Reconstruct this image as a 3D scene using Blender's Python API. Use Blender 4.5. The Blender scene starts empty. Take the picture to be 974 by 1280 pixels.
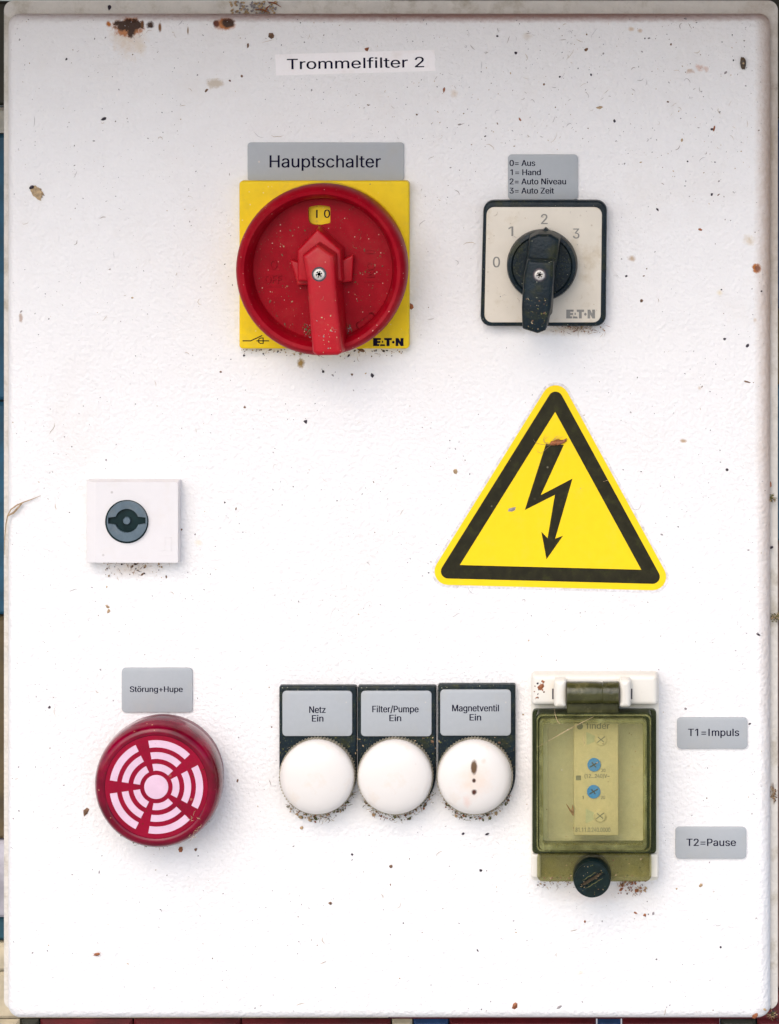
import bpy, bmesh, math, random, os
from mathutils import Vector, Matrix, noise
R = math.radians
C = bpy.context.scene.collection
sc = bpy.context.scene
random.seed(7)

# ---------------------------------------------------------------- frame of reference
S = 0.00031            # metres of door per photograph pixel
Z0 = 1.30              # height of the middle of the door above the ground
FX, FY, DIST = 760.0, 0.0, 1200.0     # the point of the door opposite the camera (px) and its distance (mm)

def V(px, py, h, m=None):
    """point of the place: px, py as measured at height m (mm) above the door, lifted to height h"""
    if m is None: m = h
    k = (DIST - m) / DIST
    px = FX + (px - FX) * k
    py = FY + (py - FY) * k
    return Vector(((px - 487) * S, -h * 0.001, Z0 + (640 - py) * S))

# ---------------------------------------------------------------- camera, world, sun, exposure
cam = bpy.data.cameras.new("camera"); co = bpy.data.objects.new("camera", cam); C.objects.link(co)
p = V(FX, FY, 0); co.location = (p.x, -DIST * 0.001, p.z); co.rotation_euler = (R(90), 0, 0)
cam.sensor_fit = 'HORIZONTAL'; cam.sensor_width = 36
cam.lens = 36 * DIST * 0.001 / (974 * S)
cam.shift_x = (487 - FX) / 974; cam.shift_y = -(640 - FY) / 974
cam.clip_start = 0.01; cam.clip_end = 500
sc.camera = co

SUN_EL, SUN_AZ = 42.0, -18.0            # azimuth from straight in front of the door, towards the left
d = Vector((math.sin(R(SUN_AZ)) * math.cos(R(SUN_EL)), -math.cos(R(SUN_AZ)) * math.cos(R(SUN_EL)), math.sin(R(SUN_EL))))
w = bpy.data.worlds.new("World"); sc.world = w; w.use_nodes = True
nt = w.node_tree; bg = nt.nodes["Background"]; sky = nt.nodes.new("ShaderNodeTexSky")
sky.sky_type = 'NISHITA'; sky.sun_disc = False; sky.sun_elevation = R(SUN_EL)
sky.sun_rotation = math.atan2(d.x, d.y); sky.dust_density = 2.0; sky.air_density = 0.9; sky.ozone_density = 1.0
nt.links.new(sky.outputs[0], bg.inputs[0]); bg.inputs[1].default_value = 0.15
sl = bpy.data.lights.new("sun", 'SUN'); so = bpy.data.objects.new("sun", sl); C.objects.link(so)
sl.energy = 0.8; sl.angle = R(65); sl.color = (1.0, 0.92, 0.83)
so.rotation_euler = (-d).to_track_quat('-Z', 'Y').to_euler(); so.location = (-1, -2, 3)
sc.view_settings.view_transform = 'Standard'; sc.view_settings.look = 'None'
sc.view_settings.exposure = 0.77; sc.view_settings.gamma = 1.0; sc.view_settings.use_curve_mapping = False
sc.render.engine = 'CYCLES'; sc.cycles.use_denoising = True
sc.cycles.transparent_max_bounces = 24; sc.cycles.max_bounces = 10

# ---------------------------------------------------------------- materials
def mat(name, col, rough=0.5, vary=0.06, vscale=300, bump=0.0, bscale=900, bdist=0.0003, metal=0.0, coat=0.0,
        dirt=None, dirt_amt=0.0, dirt_scale=120, specks=None, speck_amt=0.0, speck_scale=900, stains_or_shade=(), spec=0.5, sss=0.0,
        fleck=None, fleck_amt=0.0):
    m = bpy.data.materials.new(name); m.use_nodes = True
    n = m.node_tree.nodes; l = m.node_tree.links
    b = n["Principled BSDF"]; tc = n.new("ShaderNodeTexCoord")
    b.inputs['Metallic'].default_value = metal; b.inputs['Roughness'].default_value = rough
    b.inputs['Coat Weight'].default_value = coat; b.inputs['Specular IOR Level'].default_value = spec
    if sss: b.inputs['Subsurface Weight'].default_value = sss; b.inputs['Subsurface Radius'].default_value = (0.002,)*3
    def nz(scale, detail=3, rough_=0.55):
        t = n.new("ShaderNodeTexNoise"); t.inputs['Scale'].default_value = scale
        t.inputs['Detail'].default_value = detail; t.inputs['Roughness'].default_value = rough_
        l.new(tc.outputs['Object'], t.inputs['Vector']); return t
    def mix(fac, a, c2):
        x = n.new("ShaderNodeMix"); x.data_type = 'RGBA'
        if isinstance(fac, float): x.inputs[0].default_value = fac
        else: l.new(fac, x.inputs[0])
        for s_, v in ((6, a), (7, c2)):
            if isinstance(v, tuple): x.inputs[s_].default_value = (*v[:3], 1)
            else: l.new(v, x.inputs[s_])
        return x.outputs[2]
    def ramp(out, lo, hi, amt=1.0):
        r = n.new("ShaderNodeMapRange"); r.inputs[1].default_value = lo; r.inputs[2].default_value = hi
        r.inputs[3].default_value = 0; r.inputs[4].default_value = amt; l.new(out, r.inputs[0]); return r.outputs[0]
    v1 = nz(vscale)
    lo = tuple(c * (1 - vary) for c in col); hi = tuple(min(1, c * (1 + vary)) for c in col)
    cur = mix(ramp(v1.outputs[0], 0.3, 0.7), lo, hi)
    if dirt:
        t = nz(dirt_scale, 6, 0.7)
        cur = mix(ramp(t.outputs[0], 0.52, 0.75, dirt_amt), cur, dirt)
    if specks:
        t = n.new("ShaderNodeTexVoronoi"); t.inputs['Scale'].default_value = speck_scale; t.inputs['Randomness'].default_value = 1
        l.new(tc.outputs['Object'], t.inputs['Vector'])
        wn = n.new("ShaderNodeSeparateColor"); l.new(t.outputs['Color'], wn.inputs[0])
        a = ramp(t.outputs['Distance'], 0.34, 0.22)
        g = ramp(wn.outputs[0], 1 - speck_amt, 1 - speck_amt + 0.02)
        mm = n.new("ShaderNodeMath"); mm.operation = 'MULTIPLY'; l.new(a, mm.inputs[0]); l.new(g, mm.inputs[1])
        cur = mix(mm.outputs[0], cur, specks)
    if fleck:
        t = n.new("ShaderNodeTexVoronoi"); t.inputs['Scale'].default_value = speck_scale * 1.7
        l.new(tc.outputs['Object'], t.inputs['Vector'])
        wn = n.new("ShaderNodeSeparateColor"); l.new(t.outputs['Color'], wn.inputs[0])
        a = ramp(t.outputs['Distance'], 0.36, 0.2)
        g = ramp(wn.outputs[1], 1 - fleck_amt, 1 - fleck_amt + 0.02)
        mm = n.new("ShaderNodeMath"); mm.operation = 'MULTIPLY'; l.new(a, mm.inputs[0]); l.new(g, mm.inputs[1])
        cur = mix(mm.outputs[0], cur, fleck)
    if stains_or_shade:
        wz = nz(420, 5, 0.75); off = n.new("ShaderNodeVectorMath"); off.operation = 'SUBTRACT'
        l.new(wz.outputs['Color'], off.inputs[0]); off.inputs[1].default_value = (.5, .5, .5)
        for (x, z, rx, rz, c2, amp, hard, amt) in stains_or_shade:
            a = n.new("ShaderNodeVectorMath"); a.operation = 'SUBTRACT'; l.new(tc.outputs['Object'], a.inputs[0]); a.inputs[1].default_value = (x, 0, z)
            s2 = n.new("ShaderNodeVectorMath"); s2.operation = 'MULTIPLY'; l.new(a.outputs[0], s2.inputs[0]); s2.inputs[1].default_value = (1/rx, 0, 1/rz)
            ns = n.new("ShaderNodeVectorMath"); ns.operation = 'SCALE'; l.new(off.outputs[0], ns.inputs[0]); ns.inputs['Scale'].default_value = amp
            ad = n.new("ShaderNodeVectorMath"); l.new(s2.outputs[0], ad.inputs[0]); l.new(ns.outputs[0], ad.inputs[1])
            ln = n.new("ShaderNodeVectorMath"); ln.operation = 'LENGTH'; l.new(ad.outputs[0], ln.inputs[0])
            cur = mix(ramp(ln.outputs['Value'], 1.0, hard, amt), cur, c2)
    l.new(cur, b.inputs['Base Color'])
    if bump:
        t = nz(bscale, 2, 0.5); bp = n.new("ShaderNodeBump"); bp.inputs['Strength'].default_value = bump
        bp.inputs['Distance'].default_value = bdist; l.new(t.outputs[0], bp.inputs['Height']); l.new(bp.outputs[0], b.inputs['Normal'])
    return m

def tinted(name, col, rough=0.08, haze=0.0, hazecol=(0.3, 0.3, 0.15), refl=0.6):
    """thin tinted plastic: coloured see-through plus a gloss on top, with a dusty haze"""
    m = bpy.data.materials.new(name); m.use_nodes = True
    n = m.node_tree.nodes; l = m.node_tree.links; n.clear()
    out = n.new("ShaderNodeOutputMaterial"); tr = n.new("ShaderNodeBsdfTransparent"); gl = n.new("ShaderNodeBsdfGlossy")
    df = n.new("ShaderNodeBsdfDiffuse"); tr.inputs[0].default_value = (*col, 1); gl.inputs['Roughness'].default_value = rough
    df.inputs[0].default_value = (*hazecol, 1)
    tc = n.new("ShaderNodeTexCoord"); t = n.new("ShaderNodeTexNoise"); t.inputs['Scale'].default_value = 110; t.inputs['Detail'].default_value = 7
    t.inputs['Roughness'].default_value = 0.75
    l.new(tc.outputs['Object'], t.inputs['Vector'])
    r = n.new("ShaderNodeMapRange"); r.inputs[1].default_value = .4; r.inputs[2].default_value = .7
    r.inputs[3].default_value = haze * 0.4; r.inputs[4].default_value = min(1, haze * 1.5); l.new(t.outputs[0], r.inputs[0])
    m1 = n.new("ShaderNodeMixShader"); l.new(r.outputs[0], m1.inputs[0]); l.new(tr.outputs[0], m1.inputs[1]); l.new(df.outputs[0], m1.inputs[2])
    fr = n.new("ShaderNodeFresnel"); fr.inputs[0].default_value = 1.45
    mu = n.new("ShaderNodeMath"); mu.operation = 'MULTIPLY'; l.new(fr.outputs[0], mu.inputs[0]); mu.inputs[1].default_value = refl
    m2 = n.new("ShaderNodeMixShader"); l.new(mu.outputs[0], m2.inputs[0]); l.new(m1.outputs[0], m2.inputs[1]); l.new(gl.outputs[0], m2.inputs[2])
    l.new(m2.outputs[0], out.inputs[0]); return m

def dp(px, py): return ((px - 487) * S, (640 - py) * S)
def st(px, py, rx, ry, col, amp=1.2, hard=0.75, amt=1.0):
    x, z = dp(px, py); return (x, z, rx * S, ry * S, col, amp, hard, amt)
RUST_D, RUST_O, TAN = (0.045, 0.018, 0.008), (0.42, 0.13, 0.015), (0.45, 0.30, 0.17)
door_stains_edge_shade = [
    st(160, 46, 26, 30, (0.62, 0.42, 0.22), 1.6, 0.2, 0.45), st(160, 34, 22, 13, RUST_O, 1.5, 0.7, 0.9),
    st(161, 32, 20, 8, RUST_D, 1.9, 0.75), st(136, 30, 4, 5, RUST_O, 1.2, 0.5), st(146, 29, 3.5, 4, RUST_D, 1.2, 0.5),
    st(188, 31, 6, 6, RUST_D, 1.6, 0.5), st(152, 29, 7, 5, RUST_D, 1.8, 0.6), st(172, 31, 8, 6, RUST_D, 2.2, 0.6), st(164, 40, 6, 9, RUST_D, 2.4, 0.5), st(178, 30, 3, 6, (0.14, 0.05, 0.01), 1.0, 0.5), st(176, 60, 9, 14, (0.66, 0.5, 0.3), 1.5, 0.1, 0.35), st(200, 34, 2.4, 7, (0.2, 0.08, 0.02), 0.6, 0.5), st(235, 38, 1.2, 6, (0.25, 0.14, 0.06), 0.6, 0.5),
    st(281, 30, 15, 9, RUST_O, 1.1, 0.6, 0.95), st(285, 28.5, 9.5, 6.5, RUST_D, 0.9, 0.7), st(270, 29.5, 5, 5.5, (0.12, 0.03, 0.015), 0.9, 0.6),
    st(946, 335, 7, 7, RUST_O, 2.0, 0.6), st(947, 335, 4, 5, (0.16, 0.03, 0.01), 2.2, 0.6), st(937, 300, 9, 9, (0.62, 0.5, 0.35), 1.8, 0.2, 0.7),
    st(269, 104, 13, 7, (0.48, 0.38, 0.26), 1.8, 0.5, 0.7), st(790, 323, 6, 4, TAN, 1.5, 0.3, 0.8), st(875, 84, 7, 5, (0.6, 0.36, 0.27), 2.8, 0.4, 0.7), st(883, 86, 4, 4, (0.6, 0.38, 0.28), 2.6, 0.4, 0.6),
    st(863, 89, 5, 4, (0.5, 0.33, 0.22), 3.0, 0.4, 0.7), st(900, 366, 5, 4, (0.7, 0.58, 0.36), 1.5, 0.2, 0.6), st(875, 485, 3, 3, TAN, 1.5, 0.2, 0.6),
    st(854, 551, 5, 3, TAN, 1.2, 0.4, 0.9), st(568, 117, 6, 6, (0.6, 0.45, 0.3), 1.8, 0.2, 0.5), st(789, 36, 5, 3.5, (0.6, 0.42, 0.25), 1.2, 0.3, 0.7),
    st(800, 38, 4, 3, (0.5, 0.33, 0.2), 1.2, 0.3, 0.7), st(248, 679, 6, 5, (0.72, 0.62, 0.42), 1.6, 0.2, 0.5), st(376, 454, 5, 7, (0.32, 0.2, 0.06), 2.0, 0.5),
    st(26, 397, 3, 7, (0.4, 0.27, 0.2), 1.6, 0.5, 0.8), st(726, 1216, 5, 4, (0.7, 0.55, 0.4), 1.6, 0.3, 0.5), st(659, 45, 7, 6, (0.6, 0.5, 0.4), 1.8, 0.2, 0.5),
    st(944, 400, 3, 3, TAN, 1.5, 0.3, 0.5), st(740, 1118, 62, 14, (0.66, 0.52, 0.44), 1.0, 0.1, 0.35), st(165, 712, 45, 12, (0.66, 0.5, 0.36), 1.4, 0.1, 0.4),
    st(600, 17, 620, 12, (0.33, 0.15, 0.11), 0.6, 0.3, 0.8), st(968, 300, 26, 900, (0.45, 0.30, 0.20), 0.5, 0.2, 0.9),  # shade and red-brown reflection painted along the top and right edges
    st(487, 1279, 700, 9, (0.5, 0.40, 0.30), 0.6, 0.1, 0.6), st(700, 412, 55, 9, (0.6, 0.46, 0.3), 1.6, 0.1, 0.5),  # brown tone along the bottom edge, then a patch below the selector
]
M = {}
M['door'] = mat("white_textured_paint", (0.81, 0.79, 0.775), 0.5, 0.012, 90, 1.0, 640, 0.0006, stains_or_shade=door_stains_edge_shade, spec=0.3, dirt=(0.62, 0.54, 0.47), dirt_amt=0.22, dirt_scale=22)
M['rim'] = mat("dusty_white_paint", (0.62, 0.585, 0.53), 0.5, 0.06, 150, 0.6, 600, 0.0008, dirt=(0.30, 0.25, 0.16), dirt_amt=0.8, dirt_scale=90,
               stains_or_shade=[(0, 1262*S, 600*S, 26*S, (0.30, 0.285, 0.20), 0.5, 0.4, 0.85), (485*S, 1150*S, 40*S, 300*S, (0.34, 0.24, 0.16), 0.6, 0.2, 0.8), (100*S, 1268*S, 500*S, 7*S, (0.17, 0.09, 0.06), 2.5, 0.3, 0.6)])
M['rubber'] = mat("black_seal", (0.06, 0.05, 0.06), 0.8)
M['grey'] = mat("grey_engraving_plastic", (0.385, 0.405, 0.42), 0.5, 0.02, 500, 0.12, 1500, 0.0001, dirt=(0.42, 0.38, 0.30), dirt_amt=0.30, dirt_scale=60,
                specks=(0.72, 0.62, 0.5), speck_amt=0.012, speck_scale=700, spec=0.3)
M['ink'] = mat("dark_blue_black_ink", (0.006, 0.005, 0.022), 0.8, 0.1, spec=0.08)
M['inkfade'] = mat("grey_print", (0.22, 0.21, 0.19), 0.6, 0.15)
M['paper'] = mat("white_label_tape", (0.90, 0.86, 0.85), 0.4, 0.02, 200, dirt=(0.6, 0.5, 0.42), dirt_amt=0.35, dirt_scale=100)
M['yellow'] = mat("yellow_plastic", (0.82, 0.565, 0.010), 0.42, 0.04, 200, spec=0.2, dirt=(0.45, 0.32, 0.06), dirt_amt=0.35, dirt_scale=110,
                  specks=(0.2, 0.13, 0.06), speck_amt=0.02, speck_scale=600, fleck=(0.85, 0.75, 0.5), fleck_amt=0.01)
M['ylw2'] = mat("yellow_film", (0.88, 0.615, 0.012), 0.45, 0.02, 300, spec=0.15, dirt=(0.7, 0.5, 0.1), dirt_amt=0.2, dirt_scale=150, specks=(0.3, 0.2, 0.1), speck_amt=0.006, speck_scale=700)
M['red'] = mat("red_plastic", (0.30, 0.0015, 0.010), 0.42, 0.12, 140, spec=0.1, bump=0.1, bscale=900, bdist=0.0002, dirt=(0.24, 0.05, 0.04), dirt_amt=0.3, dirt_scale=70,
               specks=(0.55, 0.36, 0.28), speck_amt=0.035, speck_scale=1300, fleck=(0.12, 0.05, 0.03), fleck_amt=0.04)
M['red_handle'] = mat("red_plastic_handle", (0.42, 0.003, 0.012), 0.40, 0.08, 140, 0.1, 900, 0.0002, dirt=(0.42, 0.10, 0.06), dirt_amt=0.35, dirt_scale=90, spec=0.3,
               specks=(0.7, 0.5, 0.4), speck_amt=0.012, speck_scale=1400)
M['black'] = mat("greenish_black_plastic", (0.006, 0.014, 0.020), 0.38, 0.3, 200, 0.5, 900, 0.0003, spec=0.2, dirt=(0.035, 0.038, 0.012), dirt_amt=0.9, dirt_scale=120,
                 specks=(0.30, 0.30, 0.22), speck_amt=0.03, speck_scale=1500, fleck=(0.09, 0.10, 0.035), fleck_amt=0.12)
M['cream'] = mat("aged_cream_plate", (0.66, 0.60, 0.50), 0.4, 0.04, 120, dirt=(0.46, 0.36, 0.22), dirt_amt=0.75, dirt_scale=75,
                 specks=(0.3, 0.2, 0.1), speck_amt=0.012, speck_scale=700)
M['steel'] = mat("zinc_screw", (0.55, 0.52, 0.50), 0.35, 0.2, 900, metal=0.8)
M['ivory'] = mat("ivory_plastic", (0.73, 0.695, 0.62), 0.36, 0.02, 120, dirt=(0.62, 0.52, 0.36), dirt_amt=0.35, dirt_scale=100, specks=(0.25, 0.15, 0.08), speck_amt=0.006, speck_scale=500)
M['lockw'] = mat("white_lock_plastic", (0.71, 0.68, 0.675), 0.4, 0.015, 200, dirt=(0.65, 0.58, 0.5), dirt_amt=0.25, dirt_scale=120, specks=(0.2, 0.15, 0.12), speck_amt=0.01, speck_scale=600)
M['lockblue'] = mat("blue_grey_plastic", (0.10, 0.14, 0.17), 0.4, 0.12, 300, spec=0.3, dirt=(0.3, 0.26, 0.2), dirt_amt=0.3)
M['lockdark'] = mat("dark_teal_plastic", (0.006, 0.020, 0.022), 0.4, 0.3, spec=0.15)
M['lens'] = mat("white_lens", (0.73, 0.69, 0.645), 0.3, 0.01, 100, sss=0.15, dirt=(0.66, 0.50, 0.34), dirt_amt=0.4, dirt_scale=110, specks=(0.4, 0.25, 0.15), speck_amt=0.004, speck_scale=500)
M['knurl'] = mat("grimy_lens_ring", (0.40, 0.36, 0.27), 0.5, 0.2, 500, dirt=(0.06, 0.06, 0.025), dirt_amt=1.0, dirt_scale=260)
M['beacon'] = mat("red_translucent_lens", (0.26, 0.0, 0.020), 0.2, 0.25, 70, coat=0.15, spec=0.2, dirt=(0.12, 0.006, 0.01), dirt_amt=0.8, dirt_scale=70,
                  specks=(0.55, 0.28, 0.16), speck_amt=0.014, speck_scale=500, fleck=(0.08, 0.02, 0.0), fleck_amt=0.03)
M['beaconbase'] = mat("mauve_clear_base", (0.17, 0.045, 0.06), 0.3, 0.1, 150, coat=0.3, dirt=(0.3, 0.18, 0.14), dirt_amt=0.4)
M['pink'] = mat("pinkish_white_print", (0.66, 0.46, 0.56), 0.4, 0.05, 200, dirt=(0.5, 0.3, 0.38), dirt_amt=0.35, dirt_scale=150, fleck=(0.25, 0.05, 0.08), fleck_amt=0.01, spec=0.25)
M['sgnblk'] = mat("black_sign_print", (0.020, 0.018, 0.008), 0.45, 0.25, 250, spec=0.15, bump=0.15, bscale=500, bdist=0.0002, dirt=(0.04, 0.042, 0.010), dirt_amt=0.8, dirt_scale=260, specks=(0.5, 0.45, 0.3), speck_amt=0.006, speck_scale=600)
M['film'] = mat("greyed_sticker_edge", (0.70, 0.67, 0.67), 0.4, 0.2, 600, dirt=(0.42, 0.34, 0.28), dirt_amt=0.9, dirt_scale=500)
M['timer'] = mat("beige_relay_plastic", (0.66, 0.56, 0.42), 0.5, 0.02, 200)
M['blue'] = mat("blue_dial", (0.0, 0.25, 0.95), 0.4, 0.06, 400)
M['pane'] = tinted("smoky_olive_pane", (0.955, 0.955, 0.82), 0.12, 0.10, (0.42, 0.41, 0.22), 0.35)
M['olive'] = tinted("smoky_olive_plastic", (0.80, 0.79, 0.58), 0.15, 0.30, (0.22, 0.20, 0.09), 0.4)
M['olived'] = tinted("dark_olive_plastic", (0.42, 0.46, 0.29), 0.15, 0.30, (0.09, 0.11, 0.05), 0.6)
M['olivel'] = tinted("light_olive_edge", (0.70, 0.68, 0.42), 0.2, 0.4, (0.36, 0.36, 0.15), 0.5)
M['speckd'] = mat("dark_speck", (0.03, 0.02, 0.03), 0.7, 0.5, 900)
M['speckb'] = mat("brown_speck", (0.16, 0.085, 0.045), 0.8, 0.5, 900)
M['speckt'] = mat("tan_speck", (0.42, 0.30, 0.17), 0.8, 0.4, 900)
M['speckg'] = mat("grey_speck", (0.28, 0.25, 0.25), 0.8, 0.2, 900)
M['moss'] = mat("green_moss", (0.10, 0.10, 0.03), 0.9, 0.5, 900)
M['straw'] = mat("dry_straw", (0.38, 0.26, 0.14), 0.7, 0.3, 900)
M['husk'] = mat("brown_husk", (0.28, 0.09, 0.03), 0.6, 0.4, 900, 0.4, 1500, 0.0003)
M['pupa'] = mat("dark_pupa_case", (0.07, 0.045, 0.025), 0.3, 0.5, 900, 0.4, 1500, 0.0003)
M['wood'] = mat("brown_roof_board", (0.24, 0.09, 0.06), 0.7, 0.3, 30, 0.4, 200, 0.001)
M['paving'] = mat("pale_paving", (0.42, 0.40, 0.37), 0.85, 0.12, 4, 0.3, 60, 0.003)
for k, c in dict(bblue=(0.012, 0.095, 0.17), bnavy=(0.015, 0.05, 0.14), bbrown=(0.11, 0.075, 0.03), bdark=(0.03, 0.028, 0.018), bgrey=(0.42, 0.40, 0.44),
                 bteal=(0.005, 0.06, 0.09), bbeige=(0.52, 0.44, 0.30), bred=(0.10, 0.002, 0.005), bmauve=(0.20, 0.12, 0.10), bwhite=(0.6, 0.58, 0.5)).items():
    M[k] = mat("board_" + k[1:], c, 0.6, 0.35, 60, 0.4, 250, 0.0006, dirt=tuple(x * 0.5 + 0.02 for x in c), dirt_amt=0.7, dirt_scale=45)

# ---------------------------------------------------------------- object helpers
def thing(name, label, cat, loc, group=None):
    o = bpy.data.objects.new(name, None); C.objects.link(o); o.location = loc; o.empty_display_size = 0.01
    o['label'] = label; o['category'] = cat
    if group: o['group'] = group
    return o

class G:
    """collects shapes in world coordinates, then links them as one mesh object"""
    def __init__(s): s.bm = bmesh.new(); s.mats = []
    def _mi(s, m):
        if m not in s.mats: s.mats.append(m)
        return s.mats.index(m)
    def loft(s, rings, cap0=True, cap1=True, m=None):
        mi = s._mi(m) if m else 0
        vs = [[s.bm.verts.new(p) for p in r] for r in rings]; fs = []
        n = len(rings[0])
        for a, b in zip(vs, vs[1:]):
            for i in range(n):
                fs.append(s.bm.faces.new((a[i], a[(i+1) % n], b[(i+1) % n], b[i])))
        if cap0: fs.append(s.bm.faces.new(vs[0][::-1]))
        if cap1: fs.append(s.bm.faces.new(vs[-1]))
        for f in fs: f.material_index = mi; f.smooth = True
        if cap0 and cap1: bmesh.ops.recalc_face_normals(s.bm, faces=fs)
        return fs
    def build(s, name, material=None, parent=None, origin=None, sharp=32, **props):
        if not s.mats: s.mats = []
        bm = s.bm
        if origin is None:
            if parent is not None: origin = wloc(parent)
            else:
                xs = [v.co.x for v in bm.verts]; zs = [v.co.z for v in bm.verts]; ys = [v.co.y for v in bm.verts]
                origin = Vector(((min(xs)+max(xs))/2, max(ys), (min(zs)+max(zs))/2))
        bmesh.ops.translate(bm, verts=bm.verts, vec=-Vector(origin))
        me = bpy.data.meshes.new(name); bm.to_mesh(me); bm.free()
        for f in me.polygons: f.use_smooth = True
        me.set_sharp_from_angle(angle=R(sharp))
        if material: me.materials.append(M[material])
        else:
            for x in s.mats: me.materials.append(M[x])
        o = bpy.data.objects.new(name, me); C.objects.link(o)
        if parent is not None: o.parent = parent; o.location = Vector(origin) - wloc(parent)
        else: o.location = origin
        for k, v in props.items(): o[k] = v
        return o

def wloc(o):
    v = Vector(o.location)
    while o.parent: o = o.parent; v = v + Vector(o.location)
    return v

def rr(x0, y0, x1, y1, r, n=6):
    pts = []; r = max(r, 0.05)
    for cx, cy, a0 in ((x1-r, y0+r, -90), (x1-r, y1-r, 0), (x0+r, y1-r, 90), (x0+r, y0+r, 180)):
        for i in range(n+1):
            a = R(a0 + 90*i/n); pts.append((cx + r*math.cos(a), cy + r*math.sin(a)))
    return pts
def circ(cx, cy, r, n=64): return [(cx + r*math.cos(2*math.pi*i/n), cy + r*math.sin(2*math.pi*i/n)) for i in range(n)]

def plate(g, x0, y0, x1, y1, r, h0, h1, edge=0.5, m=None, n=6, k=4):
    """rounded rectangle standing out from h0 to h1 (mm) with a rounded front edge; measured at h1 unless m is given"""
    if m is None: m = h1
    e = edge / (S * 1000); rings = [[V(a, b, h0, m) for a, b in rr(x0, y0, x1, y1, r, n)]]
    for i in range(k+1):
        a = R(90*i/k); ins = e*(1-math.cos(a)); h = h1 - edge + edge*math.sin(a)
        rings.append([V(p_, q, h, m) for p_, q in rr(x0+ins, y0+ins, x1-ins, y1-ins, max(r-ins, 0.3), n)])
    return g.loft(rings)

def lathe(g, cx, cy, m, prof, n=72, cap0=True, cap1=True):
    return g.loft([[V(a, b, h, m) for a, b in circ(cx, cy, 1, n)] if False else
                   [V(cx, cy, h, m) + Vector((r*S*math.cos(2*math.pi*i/n), 0, r*S*math.sin(2*math.pi*i/n))) for i in range(n)]
                   for r, h in prof], cap0, cap1)

def scaled(poly, ins):
    """move each edge of a polygon inwards by ins px"""
    n = len(poly); ar = sum(poly[i][0]*poly[(i+1)%n][1]-poly[(i+1)%n][0]*poly[i][1] for i in range(n)); sg = 1 if ar > 0 else -1
    out = []
    for i in range(n):
        p0, p1, p2 = Vector(poly[i-1]), Vector(poly[i]), Vector(poly[(i+1) % n])
        d1 = (p1-p0).normalized(); d2 = (p2-p1).normalized()
        n1 = Vector((-d1.y, d1.x))*sg; n2 = Vector((-d2.y, d2.x))*sg
        k = max(0.3, 1 + n1.dot(n2)); v = (n1+n2)/k
        out.append(tuple(p1 + v*ins))
    return out

def roundpoly(poly, r, n=5):
    """round the corners of a sharp polygon with radius r (px); r may be a list"""
    out = []; N = len(poly)
    for i in range(N):
        p0, p1, p2 = Vector(poly[i-1]), Vector(poly[i]), Vector(poly[(i+1) % N])
        ri = r[i] if isinstance(r, (list, tuple)) else r
        a = (p0-p1).normalized(); b = (p2-p1).normalized(); ang = a.angle(b)
        t = min(ri/math.tan(ang/2), (p0-p1).length*0.49, (p2-p1).length*0.49); rad = t*math.tan(ang/2)
        if rad < 0.05: out.append(tuple(p1)); continue
        c = p1 + (a+b).normalized()*(rad/math.sin(ang/2)); s0 = p1+a*t-c; s1 = p1+b*t-c
        a0 = math.atan2(s0.y, s0.x); a1 = math.atan2(s1.y, s1.x); da = (a1-a0+math.pi) % (2*math.pi)-math.pi
        for k in range(n+1):
            q = a0+da*k/n; out.append((c.x+rad*math.cos(q), c.y+rad*math.sin(q)))
    return out

class RP:
    """a sharp polygon with corner radii: offset first, rounded after, so that bevels never cross"""
    def __init__(s, poly, r, n=5): s.poly = poly; s.r = r; s.n = n
    def at(s, ins):
        rs = s.r if isinstance(s.r, (list, tuple)) else [s.r]*len(s.poly)
        return roundpoly(scaled(s.poly, ins), [max(0.15, q-ins) for q in rs], s.n)
def prism(g, poly, h0, h1, edge=0.0, m=None, flare=0.0, hfun=None, k=3):
    if m is None: m = h1
    if isinstance(poly, RP):
        rp = poly; rings = [[V(a, b, h0, m) for a, b in rp.at(-flare)]]; e = edge/(S*1000)
        for i in range(k+1):
            a_ = R(90*i/k); rings.append([V(a, b, h1-edge+edge*math.sin(a_), m) for a, b in rp.at(e*(1-math.cos(a_)))])
        return g.loft(rings)
    rings = [[V(a, b, h0, m) for a, b in (scaled(poly, -flare) if flare else poly)]]
    if edge <= 0: rings.append([V(a, b, h1, m) for a, b in poly])
    else:
        e = edge/(S*1000)
        for i in range(k+1):
            a_ = R(90*i/k); rings.append([V(a, b, h1-edge+edge*math.sin(a_), m) for a, b in scaled(poly, e*(1-math.cos(a_)))])
    if hfun:
        for r in rings[1:]:
            for v in r:
                py = 640-(v.z-Z0)/S; v.y -= hfun(py)*0.001
    return g.loft(rings)

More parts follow.
